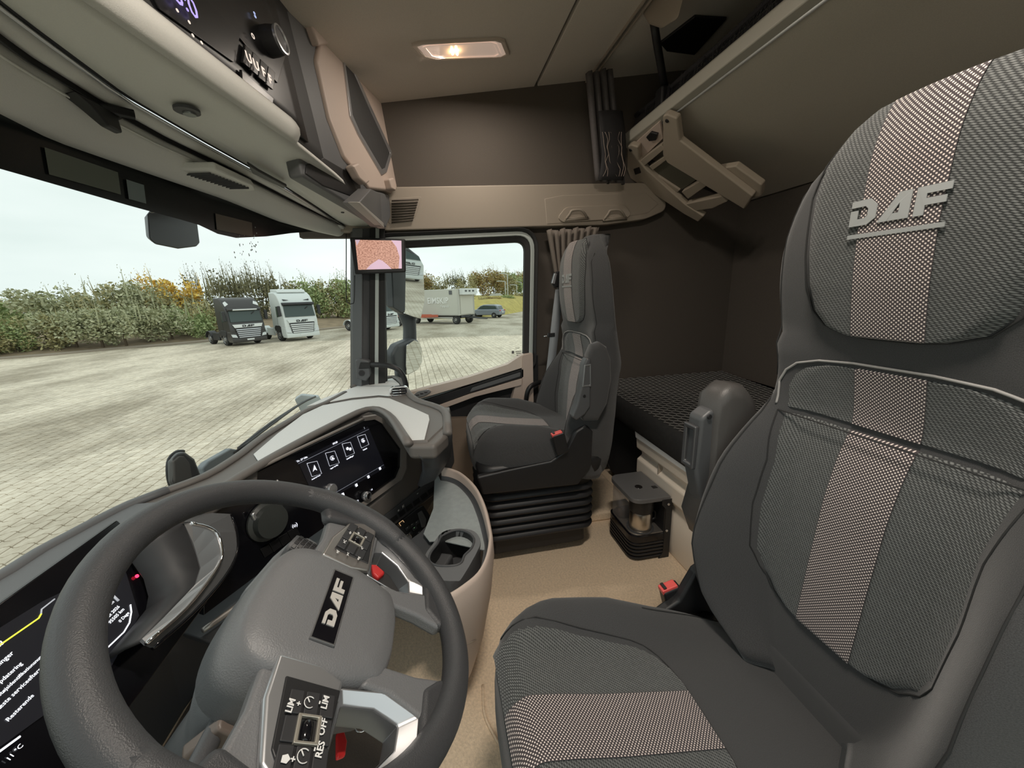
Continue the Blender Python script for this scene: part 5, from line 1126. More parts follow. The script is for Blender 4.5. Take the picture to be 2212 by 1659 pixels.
_mx = _t.nodes.new('ShaderNodeMix'); _mx.data_type = 'RGBA'; _mx.blend_type = 'MULTIPLY'; _mx.inputs['Factor'].default_value = 1
_nf = _t.nodes.new('ShaderNodeTexNoise'); _nf.inputs['Scale'].default_value = 3.5; _nf.inputs['Detail'].default_value = 9; _nf.inputs['Roughness'].default_value = .75; _t.links.new(_m1.outputs[0], _nf.inputs['Vector'])
_rf = _t.nodes.new('ShaderNodeValToRGB'); _rf.color_ramp.elements[0].position = .32; _rf.color_ramp.elements[0].color = (.66,.64,.61,1); _rf.color_ramp.elements[1].position = .62; _rf.color_ramp.elements[1].color = (1,1,1,1); _t.links.new(_nf.outputs['Fac'], _rf.inputs[0])
_mf = _t.nodes.new('ShaderNodeMix'); _mf.data_type = 'RGBA'; _mf.blend_type = 'MULTIPLY'; _mf.inputs['Factor'].default_value = 1; _t.links.new(_r1.outputs[0], _mf.inputs['A']); _t.links.new(_rf.outputs[0], _mf.inputs['B'])
_t.links.new(_mf.outputs['Result'], _mx.inputs['A']); _t.links.new(_bk.outputs['Color'], _mx.inputs['B']); _t.links.new(_mx.outputs['Result'], _b.inputs['Base Color'])
yard = struct(mesh('floor_yard', [(-150,-200,GZ),(260,-200,GZ),(260,250,GZ),(-150,250,GZ)], [(0,1,2,3)], gm), 'pale paved lorry yard outside the cab')
# block paving near the cab
pmb = bpy.data.materials.new('paver_block'); pmb.use_nodes = True; _t = pmb.node_tree; _b = _t.nodes['Principled BSDF']; _b.inputs['Roughness'].default_value = .85; _b.inputs['Specular IOR Level'].default_value = .25
_g = _t.nodes.new('ShaderNodeNewGeometry'); _n1 = _t.nodes.new('ShaderNodeTexNoise'); _n1.inputs['Scale'].default_value = .22; _n1.inputs['Detail'].default_value = 7
_m1 = _t.nodes.new('ShaderNodeMapping'); _m1.inputs['Scale'].default_value = (1,2.4,1); _m1.inputs['Rotation'].default_value = (0,0,.5)
_t.links.new(_g.outputs['Position'], _m1.inputs[0]); _t.links.new(_m1.outputs[0], _n1.inputs['Vector'])
_r1 = _t.nodes.new('ShaderNodeValToRGB'); _r1.color_ramp.elements[0].position = .32; _r1.color_ramp.elements[0].color = (.50,.43,.33,1); _r1.color_ramp.elements[1].position = .58; _r1.color_ramp.elements[1].color = (.90,.80,.65,1)
_t.links.new(_n1.outputs['Fac'], _r1.inputs[0])
_nf = _t.nodes.new('ShaderNodeTexNoise'); _nf.inputs['Scale'].default_value = 3.5; _nf.inputs['Detail'].default_value = 9; _nf.inputs['Roughness'].default_value = .75; _t.links.new(_m1.outputs[0], _nf.inputs['Vector'])
_rf = _t.nodes.new('ShaderNodeValToRGB'); _rf.color_ramp.elements[0].position = .32; _rf.color_ramp.elements[0].color = (.72,.69,.65,1); _rf.color_ramp.elements[1].position = .60; _rf.color_ramp.elements[1].color = (1,1,1,1); _t.links.new(_nf.outputs['Fac'], _rf.inputs[0])
_mf = _t.nodes.new('ShaderNodeMix'); _mf.data_type = 'RGBA'; _mf.blend_type = 'MULTIPLY'; _mf.inputs['Factor'].default_value = 1; _t.links.new(_r1.outputs[0], _mf.inputs['A']); _t.links.new(_rf.outputs[0], _mf.inputs['B'])
_ri = _t.nodes.new('ShaderNodeMapRange'); _ri.inputs['To Min'].default_value = .86; _ri.inputs['To Max'].default_value = 1.06; _t.links.new(_g.outputs['Random Per Island'], _ri.inputs['Value'])
_mg = _t.nodes.new('ShaderNodeMix'); _mg.data_type = 'RGBA'; _mg.blend_type = 'MULTIPLY'; _mg.inputs['Factor'].default_value = 1; _t.links.new(_mf.outputs['Result'], _mg.inputs['A']); _t.links.new(_ri.outputs[0], _mg.inputs['B'])
_t.links.new(_mg.outputs['Result'], _b.inputs['Base Color'])
PA, PB, GAP = .20, .24, .009; PTH = math.radians(3.5); pe1 = V((math.cos(PTH), math.sin(PTH), 0)); pe2 = V((-math.sin(PTH), math.cos(PTH), 0))
wv_ = [(0,.0),(.04,.028),(.10,.028),(.14,-.028),(.20,-.028),(.24,.0)]
def wav(y): return interp(wv_, y)
ysamp = [GAP, .04, .10, .14, .20, PB-GAP]
lp_ = [(wav(y)+GAP, y) for y in ysamp] + [(PA + wav(y)-GAP, y) for y in reversed(ysamp)]
npv = len(lp_)
pv = [pe1*x + pe2*y + V((0,0,.016)) for x, y in lp_] + [pe1*(x+(.006 if k < 6 else -.006)*-1) + pe2*y + V((0,0,-.01)) for k, (x, y) in enumerate(lp_)]
pf = [tuple(range(npv))[::-1]] + [(k, (k+1) % npv, npv+(k+1) % npv, npv+k) for k in range(npv)]
pme = bpy.data.meshes.new('paver'); pme.from_pydata([tuple(v) for v in pv], [], pf); pme.materials.append(pmb)
_bm = bmesh.new(); _bm.from_mesh(pme); bmesh.ops.recalc_face_normals(_bm, faces=_bm.faces); _bm.to_mesh(pme); _bm.free()
cells = []
for i in range(5, 160):
    for j in range(-90, 130):
        o = pe1*(i*PA) + pe2*(j*PB + (PB*0 if i % 2 else 0)) + V((0,0,GZ))
        q = proj(o)
        if q[2] < 1 or q[2] > 27 or not (-40 < q[0] < 1170) or q[1] > 1330: continue
        if q[0] > 780 and q[1] > 900: continue
        if q[0] > 350 and q[1] > 1120: continue
        cells.append((q[2], i, j, o))
cells.sort(key=lambda c: c[0])
near = [c for c in cells if c[0] < 1e9][:300]; rest = cells[300:]
for c in near:
    o = bpy.data.objects.new('paver', pme); COL.objects.link(o); o.location = c[3]; o.parent = yard
bv, bf = [], []
for c in rest:
    k = len(bv); bv += [tuple(c[3] + v) for v in pv]; bf += [tuple(a + k for a in f) for f in pf]
tag(mesh('paver_field', bv, bf, pmb, yard, fix=False), kind='stuff')
_pf = [o for o in yard.children if o.name.startswith('paver_field')][0]
_bm = bmesh.new(); _bm.from_mesh(_pf.data); bmesh.ops.recalc_face_normals(_bm, faces=_bm.faces); _bm.to_mesh(_pf.data); _bm.free()
# joint bed below the blocks
jb = [gp(-300,1500), gp(-300,850), gp(300,790), gp(760,743), gp(1180,722), gp(1180,1000), gp(600,1300)]
mesh('joint_bed', [V((p.x,p.y,GZ+.004)) for p in jb], [tuple(range(len(jb)))], mat('joint_sand', (.30,.25,.18), .95), yard)
# kerb and earth verge
kl = [(-160,793),(0,777),(120,768),(230,757),(340,748),(450,738),(600,723),(760,706),(900,692)]
kb_ = tube('kerb_stone', [gp(*p)+V((0,0,.05)) for p in kl], .12, mat('kerb_grey', (.33,.28,.22), .9), None, n=6, res=2)
tag(kb_, 'low grey kerb running along the hedge', 'kerb')
kd = (gp(700,713) - gp(0,777)); kn_ = V((-kd.y, kd.x, 0)).normalized()
if kn_.dot(V((1,1,0))) < 0: kn_ = -kn_
vb = [gp(*p) for p in kl]
vv = []; 
for p in vb: vv += [p + V((0,0,.06)), p + kn_*3 + V((0,0,.7)), p + kn_*14 + V((0,0,1.4)), p + kn_*60 + V((0,0,1.6))]
ff = [(4*i+k, 4*i+k+1, 4*i+k+5, 4*i+k+4) for i in range(len(vb)-1) for k in range(3)]
vg_ = struct(mesh('floor_verge', vv, ff, mat('earth_verge', (.30,.23,.15), .95, noise=.5, nscale=1.5), smooth=True), 'brown earth verge under the hedge')
# foliage
def leafmat(name, a, b, c=None):
    m = bpy.data.materials.new(name); m.use_nodes = True; t = m.node_tree; bs = t.nodes['Principled BSDF']; bs.inputs['Roughness'].default_value = .7
    g = t.nodes.new('ShaderNodeNewGeometry'); r = t.nodes.new('ShaderNodeValToRGB'); r.color_ramp.elements[0].color = (*a,1); r.color_ramp.elements[1].color = (*b,1)
    if c: e = r.color_ramp.elements.new(.85); e.color = (*c,1)
    t.links.new(g.outputs['Random Per Island'], r.inputs[0]); t.links.new(r.outputs[0], bs.inputs['Base Color']); bs.inputs['Subsurface Weight'].default_value = 0
    return m
def leafcloud(n, rx, ry, h, leaf, seed, lean=0, shoots=0, lumps=14):
    r = random.Random(seed); vs_, fs_ = [], []
    blobs = [(V((r.uniform(-.75,.75)*rx, r.uniform(-.75,.75)*ry, h*r.uniform(.25,.78))), r.uniform(.22,.42)) for _ in range(lumps)]
    for k in range(n):
        c, s = r.choice(blobs); d = V((r.gauss(0,1), r.gauss(0,1), r.gauss(0,1))).normalized() * (r.random()**.35)
        p = c + V((d.x*rx*s*1.3, d.y*ry*s*1.3, d.z*h*s*.75)); p.x += lean*(p.z/h)**2
        if p.z < .02: p.z = r.uniform(.02,.25*h)
        a = V((r.gauss(0,1), r.gauss(0,1), r.gauss(0,.6))).normalized(); b = a.cross(V((r.gauss(0,1), r.gauss(0,1), r.gauss(0,1)))).normalized(); q = leaf*r.uniform(.6,1.4); i = len(vs_)
        vs_ += [p - a*q, p + b*q*.5, p + a*q, p - b*q*.5]; fs_.append((i,i+1,i+2,i+3))
    for k in range(shoots):
        x = r.uniform(-.8,.8)*rx; y = r.uniform(-.6,.6)*ry; base = V((x, y, h*.6)); ll = h*r.uniform(.30,.62); dr_ = V((lean*.4 + r.uniform(-.25,.12), r.uniform(-.15,.15), 1)).normalized()
        for j in range(16):
            p = base + dr_*(ll*j/15) + V((r.gauss(0,.04), r.gauss(0,.04), 0)); a = (dr_ + V((r.gauss(0,.6), r.gauss(0,.6), .2))).normalized(); b = a.cross(V((r.gauss(0,1), r.gauss(0,1), 0))).normalized(); q = leaf*r.uniform(.5,1.0)*(1-.4*j/15); i = len(vs_)
            vs_ += [p - a*q, p + b*q*.4, p + a*q, p - b*q*.4]; fs_.append((i,i+1,i+2,i+3))
        u = dr_.cross(V((0,1,0))).normalized()*.018; i = len(vs_); vs_ += [base-u, base+u, base+dr_*ll]; fs_.append((i,i+1,i+2))
    return vs_, fs_
LM = [leafmat('sage_leaves', (.24,.26,.13), (.50,.51,.29), (.58,.58,.38)), leafmat('olive_leaves', (.24,.22,.10), (.48,.44,.21), (.55,.50,.26)), leafmat('green_leaves', (.18,.25,.09), (.40,.48,.19), (.48,.55,.27)), leafmat('yellow_leaves', (.60,.34,.04), (.80,.52,.07), (.85,.62,.14)), leafmat('autumn_leaves', (.30,.17,.06), (.48,.30,.11), (.40,.36,.14)), leafmat('dark_twig_leaves', (.12,.12,.06), (.28,.26,.14))]
def rawmesh(nm, d, m):
    me = bpy.data.meshes.new(nm); me.from_pydata([tuple(v) for v in d[0]], [], d[1]); me.materials.append(m); return me
BM = {}
def bushmesh(kind, var):
    if (kind, var) not in BM:
        BM[(kind, var)] = rawmesh('foliage', leafcloud(2600 if kind != 5 else 900, .5, .45, 1.0, .034, 100*kind+var, -.10, 7 if kind in (0,1,4) else (24 if kind == 5 else 5)), LM[kind])
    return BM[(kind, var)]
stem_m = mat('twig_bark', (.12,.09,.06), .9)
sme = bpy.data.meshes.new('stem'); sme.from_pydata([(-.012,-.012,0),(.012,-.012,0),(.012,.012,0),(-.012,.012,0),(0,0,.7)], [], [(0,1,4),(1,2,4),(2,3,4),(3,0,4),(0,1,2,3)]); sme.materials.append(stem_m)
nb_ = 0
def bush(px, py, hpx, wpx, kind, lab, group=None, lift=0.0, name='hedge_bush', cat='bush'):
    global nb_
    g0 = gp(px, py); g0.z = GZ + lift; s = depth(g0)/FPX; h, w = hpx*s, wpx*s
    t = thing(name, lab, cat, g0, group); nb_ += 1
    o = bpy.data.objects.new('foliage', bushmesh(kind, nb_ % 2)); COL.objects.link(o); o.parent = t; o.scale = (w, w, h); o.rotation_euler = (0,0,-1.2 + .5*math.sin(nb_*2.3))
    k = bpy.data.objects.new('stem', sme); COL.objects.link(k); k.parent = t; k.scale = (w*2, w*2, h)
    return t
ORD = ['first','second','third','fourth','fifth','sixth','seventh','eighth','ninth','tenth','eleventh']
front_row = [(-70,780,86,95,2),(-10,774,86,95,1),(50,769,84,90,2),(110,764,90,95,1),(170,760,94,95,0),(225,756,92,95,0),(275,752,94,90,0),(325,747,90,85,0),(375,742,84,85,0),(420,737,84,85,2),(460,731,76,75,1)]
names_f = ['sage green','olive','bright green']
where = ['at the far left edge of the windscreen','second','third','fourth','fifth','sixth','seventh','eighth','ninth','tenth','last before the black truck']
for k, (a, b, h, w, kd_) in enumerate(front_row):
    wtxt = {0:'leftmost of the front hedge row', 10:'end of the front hedge row beside the black truck'}.get(k, '%s from the left in the front hedge row' % ORD[k])
    bush(a, b, h, w, kd_, '%s leafy bush, %s' % (names_f[kd_], wtxt), 'front hedge row')
back_row = [(-40,742,95,120,1),(30,742,88,110,1),(95,741,92,110,2),(150,740,112,115,0),(210,738,96,110,0),(265,736,108,110,1),(320,734,118,110,0),(372,730,84,100,1),(425,724,84,100,0),(455,720,118,80,5)]
for k, (a, b, h, w, kd_) in enumerate(back_row):
    bush(a, b, h, w, kd_, 'taller twiggy bush, %s from the left in the rear hedge row' % ORD[k], 'rear hedge row', lift=.4)
bush(402,726,116,110,3,'bright yellow autumn bush rising above the hedge', lift=.5, name='yellow_bush'); bush(366,726,92,60,3,'smaller yellow bush left of the bright one', lift=.5, name='yellow_bush')
for k, (a, b, h, w, kd_) in enumerate([(508,712,108,70,5),(540,712,118,80,5),(578,710,112,80,5),(612,708,92,70,5),(660,704,92,80,1),(698,703,94,80,2),(732,701,96,80,1),(770,699,92,80,2),(815,697,104,70,5)]):
    bush(a, b, h, w, kd_, 'slender twiggy bush behind the parked trucks, %s from the left' % ORD[k], 'bushes behind the trucks', lift=.4)
for k, (a, b, h, w, kd_) in enumerate([(0,698,36,90,1),(45,694,30,80,5),(90,692,30,80,1)]):
    bush(a, b, h, w, kd_, 'distant tree on the left horizon, %s from the left' % ORD[k], 'trees on the left horizon', lift=1.5, name='distant_tree', cat='tree')
# grassy bank and trees beyond the trailer
bk0 = [gp(940,690), gp(1000,688), gp(1068,684), gp(1132,672), gp(1200,660)]
bvv = []
for p in bk0: e_ = (p - CAM); e_.z = 0; e_.normalize(); bvv += [p, p + e_*7 + V((0,0,1.9)), p + e_*20 + V((0,0,2.6)), p + e_*60 + V((0,0,2.8))]
bank = struct(mesh('floor_bank', bvv, [(4*i+k, 4*i+k+1, 4*i+k+5, 4*i+k+4) for i in range(4) for k in range(3)], mat('yellow_grass', (.46,.38,.11), .9, noise=.45, nscale=1.2), smooth=True), 'yellow green grass bank beyond the car')
for k, (a, b, h, w, kd_, l_) in enumerate([(925,672,58,60,4,'brown'),(950,671,50,60,1,'olive'),(985,671,58,60,5,'thin twiggy'),(1015,671,54,50,1,'olive'),(1045,668,62,56,4,'orange brown'),(1068,666,64,56,4,'orange brown'),(1092,664,62,52,1,'olive'),(1115,662,60,52,2,'green'),(1135,660,56,50,4,'orange brown')]):
    bush(a, b, h, w, kd_, '%s autumn tree beyond the trailer, %s from the left' % (l_, ORD[k]), 'trees beyond the trailer', lift=1.8, name='autumn_tree', cat='tree')
for k, (a, b, h, w, kd_) in enumerate([(1040,676,20,40,1),(1068,674,18,40,4),(1100,670,20,44,2),(1130,665,22,44,1)]):
    bush(a, b, h, w, kd_, 'low scrub on the grass bank, %s from the left' % ORD[k], 'scrub on the bank', lift=1.2, name='bank_scrub')
LPM = mat('lamp_post_grey', (.55,.57,.55), .6)
for k, (a, t_, b) in enumerate([(1098,596,668),(1093,611,668),(1117,618,664),(1127,612,662)]):
    g0 = gp(a, b); s = depth(g0)/FPX; h = (b-t_)*s
    t = thing('street_lamp', ['tall street lamp with a bent arm above the bank', 'shorter street lamp left of the tall one', 'street lamp right of the tall one', 'rightmost street lamp by the window frame'][k], 'street lamp', g0, 'street lamps')
    tube('post', [g0, g0+V((0,0,h*.9)), g0+V((0,0,h)), g0+V((-.1,.9,h*1.03))], .10, LPM, t, n=6, res=3)
    box('lamp_head', g0+V((-.1,1.2,h*1.03)), (.35,.9,.16), LPM, t, bevel=.03)
gh = thing('greenhouse', 'low pale shed roof behind the grass bank', 'building', gp(1075,668)); _p = gp(1075,668); _s = depth(_p)/FPX
prism('roof', [_p + V((0,a*_s,b*_s+1.2)) for a, b in [(24,8),(12,20),(-8,20),(-24,6),(-26,2),(24,2)]], (8,0,0), mat('pale_shed', (.55,.57,.55), .6), gh, bevel=.05)
prism('wall', [_p + V((0.3,a*_s,b*_s+1.2)) for a, b in [(23,2),(-25,2),(-25,-12),(23,-12)]], (7.4,0,0), mat('grey_shed', (.40,.42,.41), .7), gh, bevel=.05)
# ---------------------------------------------------------------- lorries
TYRE = mat('tyre', (.025,.025,.025), .8); RIM = mat('steel_rim', (.35,.35,.34), .4, metal=.5); TGL = mat('truck_glass', (.05,.075,.07), .08)
def wheel(parent, c, ax, r=.5, w=.30):
    wh_ = lathe('wheel', [(r*.55,-w/2),(r*.92,-w/2),(r,-w*.35),(r,w*.35),(r*.92,w/2),(r*.55,w/2)], c, ax, TYRE, parent, n=24)
    for s in (-1, 1): lathe('wheel_rim', [(.02,0),(r*.28,.02),(r*.45,-.05),(r*.58,.02),(r*.60,-.03)], c + V(ax)*(s*(w/2+.005)), V(ax)*s, RIM, wh_, n=20, caps=False)
def truck(O, head, paint, lab, roof_lamps, dark, sc_=.92, group=None):
    F = V((*head, 0)).normalized(); Lf = V((0,0,1)).cross(F)
    t = thing('lorry_cab', lab, 'truck', O, group)
    P = lambda p, l, z: O + (F*p + Lf*l + V((0,0,z)))*sc_
    trim = mat('truck_trim_dark', (.03,.03,.032), .5); whitep = mat('truck_white_bits', (.75,.77,.76), .4)
    def ext(name, prof, l0, l1, m, bevel=.06): return prism(name, [P(a, l0, b) for a, b in prof], Lf*((l1-l0)*sc_), m, t, bevel=bevel*sc_, seg=3)
    ext('cab_body', [(-.02,1.05),(-.02,1.62),(-.10,1.85),(-.30,2.78),(-.42,3.05),(-.75,3.50),(-1.15,3.72),(-2.20,3.74),(-2.28,1.05)], -1.25, 1.25, paint, .09)
    ext('cab_lower', [(0,.40),(0,1.1),(-.85,1.1),(-.85,.75),(-.80,.40)], -1.25, 1.25, paint, .05)
    ext('cab_step', [(-1.92,.55),(-1.92,1.1),(-2.28,1.1),(-2.28,.70)], -1.25, 1.25, paint, .04)
    ext('front_bumper', [(.05,.28),(.08,.40),(.06,.62),(-.6,.62),(-.75,.30)], -1.24, 1.24, paint, .05)
    prism('windscreen', [P(-.07,-1.12,1.86), P(-.07,1.12,1.86), P(-.27,1.08,2.72), P(-.27,-1.08,2.72)], F*.03, TGL, t, bevel=.01)
    ext('sun_visor', [(-.24,2.70),(.02,2.78),(-.02,2.92),(-.36,2.95)], -1.16, 1.16, paint if dark else trim, .03)
    if dark: ext('visor_light_strip', [(-.10,2.72),(.05,2.76),(.04,2.84),(-.10,2.84)], -.85, .85, whitep, .02)
    for k in range(5): ext('grille_bar', [(.06,.64+.145*k),(.11,.67+.145*k),(.06,.735+.145*k),(.0,.735+.145*k),(0,.64+.145*k)], -.76-.03*k, .76+.03*k, SILVER if dark else whitep, .01)
    prism('grille_back', [P(.02,-.80,.60), P(.02,.80,.60), P(.02,.95,1.40), P(.02,-.95,1.40)], F*.02, trim, t, bevel=.005)
    prism('badge_panel', [P(.03,-.96,1.42), P(.03,.96,1.42), P(.0,1.08,1.68), P(.0,-1.08,1.68)], F*.04, whitep if dark else paint, t, bevel=.01)
    daf(P(.075,-.42,1.46), Lf, V((0,0,1)), .86*sc_, .17*sc_, trim, t, F, .01)
    for s in (-1, 1):
        prism('headlight', [P(.04,s*.86,.66), P(.04,s*1.22,.72), P(-.06,s*1.26,.96), P(.03,s*.95,.90)], F*.03, mat('headlight_lens', (.65,.68,.68), .15), t, bevel=.01)
        prism('side_window', [P(-.28,s*1.255,1.95), P(-.42,s*1.255,2.66), P(-1.15,s*1.255,2.66), P(-1.20,s*1.255,1.85)], Lf*(s*.01), TGL, t, bevel=.004)
        prism('mirror', [P(.02,s*1.38,1.95), P(.02,s*1.58,1.95), P(.02,s*1.60,2.70), P(.02,s*1.38,2.72)], F*-.18, trim, t, bevel=.05)
        prism('door_line', [P(-1.22,s*1.252,1.1), P(-1.24,s*1.252,1.1), P(-1.22,s*1.252,2.7), P(-1.20,s*1.252,2.7)], Lf*(s*.006), trim, t, bevel=0)
        prism('side_skirt', [P(-2.35,s*1.10,.40), P(-3.6,s*1.10,.40), P(-3.6,s*1.10,1.0), P(-2.35,s*1.10,1.0)], Lf*(s*.12), paint if not dark else trim, t, bevel=.03)
        prism('arch', [P(-.82,s*1.10,1.12), P(-1.0,s*1.10,1.22), P(-1.75,s*1.10,1.22), P(-1.96,s*1.10,1.05), P(-1.90,s*1.10,.8), P(-.86,s*1.10,.8)], Lf*(s*.165), trim, t, bevel=.03)
        wheel(t, P(-1.38,s*1.05,.50), Lf, .50*sc_); wheel(t, P(-4.35,s*1.0,.50), Lf, .50*sc_)
        ext_ = prism('rear_fender', [P(-4.35+.62*math.cos(a), s*.82, .50+.62*math.sin(a)) for a in lin(.1,math.pi-.1,10)] + [P(-4.35+.56*math.cos(a), s*.82, .50+.56*math.sin(a)) for a in lin(math.pi-.1,.1,10)], Lf*(s*.40), trim if dark else paint, t, bevel=0)
        if roof_lamps: prism('roof_lamp', [P(-.60,s*.86,3.22), P(-.42,s*1.18,3.05), P(-.62,s*1.20,3.34), P(-.78,s*.98,3.46)], F*.06, whitep, t, bevel=.02)
        else: prism('roof_slot', [P(-.46,s*.55,3.12), P(-.42,s*.95,3.08), P(-.50,s*.98,3.20)], F*.04, trim, t, bevel=.005)
    prism('wiper_mark', [P(-.20,.45,2.40), P(-.20,.70,2.58), P(-.22,.66,2.62), P(-.18,.46,2.48)], F*.05, trim, t, bevel=0)
    if not roof_lamps: ext('roof_spoiler', [(-.95,3.70),(-1.1,3.92),(-2.25,3.98),(-2.28,3.70)], -1.05, 1.05, paint, .05)
    ext('chassis', [(-2.2,.55),(-5.0,.55),(-5.0,.90),(-2.2,.90)], -.45, .45, trim, .02)
    prism('number_plate', [P(.09,-.26,.42), P(.09,.26,.42), P(.09,.26,.54), P(.09,-.26,.54)], F*.01, whitep, t, bevel=0)
    return t
PB_ = mat('black_truck_paint', (.050,.047,.046), .30); PW = mat('white_truck_paint', (.70,.74,.72), .35)
HD = (-.905,-.425)
def front_center(pl_, pr_):   # from the ground points of the two front corners
    return (gp(*pl_) + gp(*pr_))*.5
truck(front_center((514,746),(573,744)), (-.70,-.714), PB_, 'parked dark truck cab with white roof lamps beside the hedge', True, True, .86)
truck(front_center((622,739),(692,731)), (-.755,-.656), PW, 'parked white truck cab with chrome grille next to the dark one', False, False, .94)
truck(gp(846,713), (-.55,-.835), PW, 'white truck cab half hidden behind the front pillar', False, False, .92)
truck(V((7.5,-30,GZ)), (.05,1), PW, 'white truck seen only in the door mirror', False, False, .95)
# ---------------------------------------------------------------- refrigerated trailer and red chassis
tc_ = gp(993,701); tsd = V((.68,.73,0)).normalized(); ted = V((.73,-.68,0)).normalized(); ts = depth(tc_)/FPX
tl_ = thing('box_trailer', 'white refrigerated box trailer with faded lettering parked across the yard', 'trailer', tc_)
TW = mat('trailer_white', (.62,.61,.54), .5); zz0, zz1 = GZ + 19*ts, GZ + 75*ts; blen, bwid = 7.4, 2.55
def tb(s, e, z): return V((tc_.x, tc_.y, 0)) + tsd*s + ted*e + V((0,0,z))
prism('box_body', [tb(0,0,zz0), tb(blen,0,zz0), tb(blen,bwid,zz0), tb(0,bwid,zz0)], (0,0,zz1-zz0), TW, tl_, bevel=.05)
for a, b in ((0,0),(0,bwid)): box('corner_post', tb(a,b,(zz0+zz1)/2), (.14,.14,zz1-zz0+.02), mat('trailer_post', (.52,.51,.46), .5), tl_, bevel=.02)
prism('lower_rail', [tb(0,-.03,zz0), tb(blen,-.03,zz0), tb(blen,-.03,zz0+.16), tb(0,-.03,zz0+.16)], ted*.05, mat('trailer_post', (.52,.51,.46)), tl_, bevel=.01)
prism('end_frame', [tb(-.02,.25,zz0+.1), tb(-.02,bwid-.25,zz0+.1), tb(-.02,bwid-.25,zz1-.65), tb(-.02,.25,zz1-.65)], tsd*-.04, mat('trailer_end', (.60,.58,.50), .5), tl_, bevel=.02)
prism('cooling_unit', [tb(-.03,.15,zz1-.62), tb(-.03,bwid-.1,zz1-.62), tb(-.03,bwid-.1,zz1+.02), tb(-.03,.15,zz1+.02)], tsd*-.50, mat('cooling_white', (.72,.74,.72), .4), tl_, bevel=.06)
for k in range(3): prism('cooling_slot', [tb(-.54,.5+.6*k,zz1-.30), tb(-.54,.8+.6*k,zz1-.30), tb(-.54,.8+.6*k,zz1-.15), tb(-.54,.5+.6*k,zz1-.15)], tsd*-.02, DARK, tl_, bevel=0)
FADE = mat('faded_lettering', (.92,.92,.88), .5)
text('faded_lettering', 'EIMSKIP', tb(2.75,-.03,zz0+1.50), -tsd, (0,0,1), .82, FADE, tl_, depth=.01, width=2.9, bold=.01); text('faded_lettering', 'Flytjandi', tb(1.85,-.03,zz0+.92), -tsd, (0,0,1), .34, FADE, tl_, depth=.01, width=1.1)
prism('small_sign', [tb(.75,-.03,zz1-.55), tb(1.15,-.03,zz1-.55), tb(1.15,-.03,zz1-.15), tb(.75,-.03,zz1-.15)], ted*-.01, DARK2, tl_, bevel=0)
prism('trailer_chassis', [tb(.1,.5,zz0-.30), tb(blen,.5,zz0-.30), tb(blen,bwid-.5,zz0-.30), tb(.1,bwid-.5,zz0-.30)], (0,0,.28), DARK, tl_, bevel=.02)
prism('side_guard', [tb(.9,.05,GZ+.55), tb(4.6,.05,GZ+.55), tb(4.6,.05,GZ+.75), tb(.9,.05,GZ+.75)], ted*.04, mat('guard_grey', (.45,.44,.40), .5), tl_, bevel=.01)
for s_ in (.55, 6.2):
    for e_ in (.22, bwid-.22): wheel(tl_, tb(s_, e_, GZ+.47), ted, .47, .28)
tube('drawbar', [tb(0,.9,GZ+.70), tb(-2.6,1.27,GZ+.55)], .06, DARK, tl_, n=6, res=1); tube('drawbar', [tb(0,1.7,GZ+.70), tb(-2.6,1.27,GZ+.55)], .06, DARK, tl_, n=6, res=1)
rc_ = thing('red_chassis', 'red trailer chassis between the white truck and the box trailer', 'chassis', gp(870,705))
RDM = mat('red_chassis_paint', (.55,.13,.07), .5)
q0, q1 = gp(850,704), gp(948,700)
dv_ = (q1-q0).normalized(); pv_ = V((-dv_.y, dv_.x, 0))
for e_ in (-.5, .5): prism('beam', [q0 + pv_*e_ + V((0,0,.75)), q1 + pv_*e_ + V((0,0,.75)), q1 + pv_*e_ + V((0,0,1.0)), q0 + pv_*e_ + V((0,0,1.15))], pv_*.12, RDM, rc_, bevel=.02)
for k in range(5): p_ = q0.lerp(q1, .1+.2*k); box('cross_beam', p_ + V((0,0,.85)), (.12,1.1,.16), RDM, rc_, rot=math.atan2(dv_.y, dv_.x), bevel=.01)
for e_ in (-1.0, 1.0): wheel(rc_, q0.lerp(q1,.15) + pv_*e_ + V((0,0,.48)), pv_, .48, .28)
# ---------------------------------------------------------------- grey car
co = gp(1052,686); cs_ = depth(co)/FPX
ca = thing('parked_car', 'grey estate car parked beyond the box trailer', 'car', co)
cdv = V((.55,.83,0)).normalized(); cpv = V((cdv.y,-cdv.x,0))
def cpt_(a, l, z): return co + (cdv*a + cpv*l + V((0,0,z)))*1.0
CPM = mat('grey_car_paint', (.28,.31,.35), .3, metal=.3)
sec = [(-2.2,.35),(-2.25,.75),(-2.18,1.05),(-1.2,1.08),(1.0,1.10),(2.0,.95),(2.25,.70),(2.2,.35)]
prism('car_body', [cpt_(a, -.9, z) for a, z in sec], cpv*1.8, CPM, ca, bevel=.12, seg=3)
prism('car_roof', [cpt_(a, -.74, z) for a, z in [(-2.05,1.05),(-1.85,1.50),(-1.4,1.64),(.1,1.66),(.6,1.50),(1.15,1.08)]], cpv*1.48, CPM, ca, bevel=.10, seg=3)
for s in (-1, 1):
    prism('car_window', [cpt_(a, s*.745, z) for a, z in [(-1.75,1.12),(-1.6,1.45),(.0,1.56),(.45,1.45),(.9,1.12)]], cpv*(s*.01), TGL, ca, bevel=0)
    for a in (-1.4, 1.4): wheel(ca, cpt_(a, s*.80, .35), cpv, .35, .24)
    box('tail_lamp', cpt_(-2.22, s*.70, .92), (.10,.34,.14), mat('tail_red', (.5,.04,.04), .3), ca, rot=math.atan2(cdv.y, cdv.x), bevel=.02)
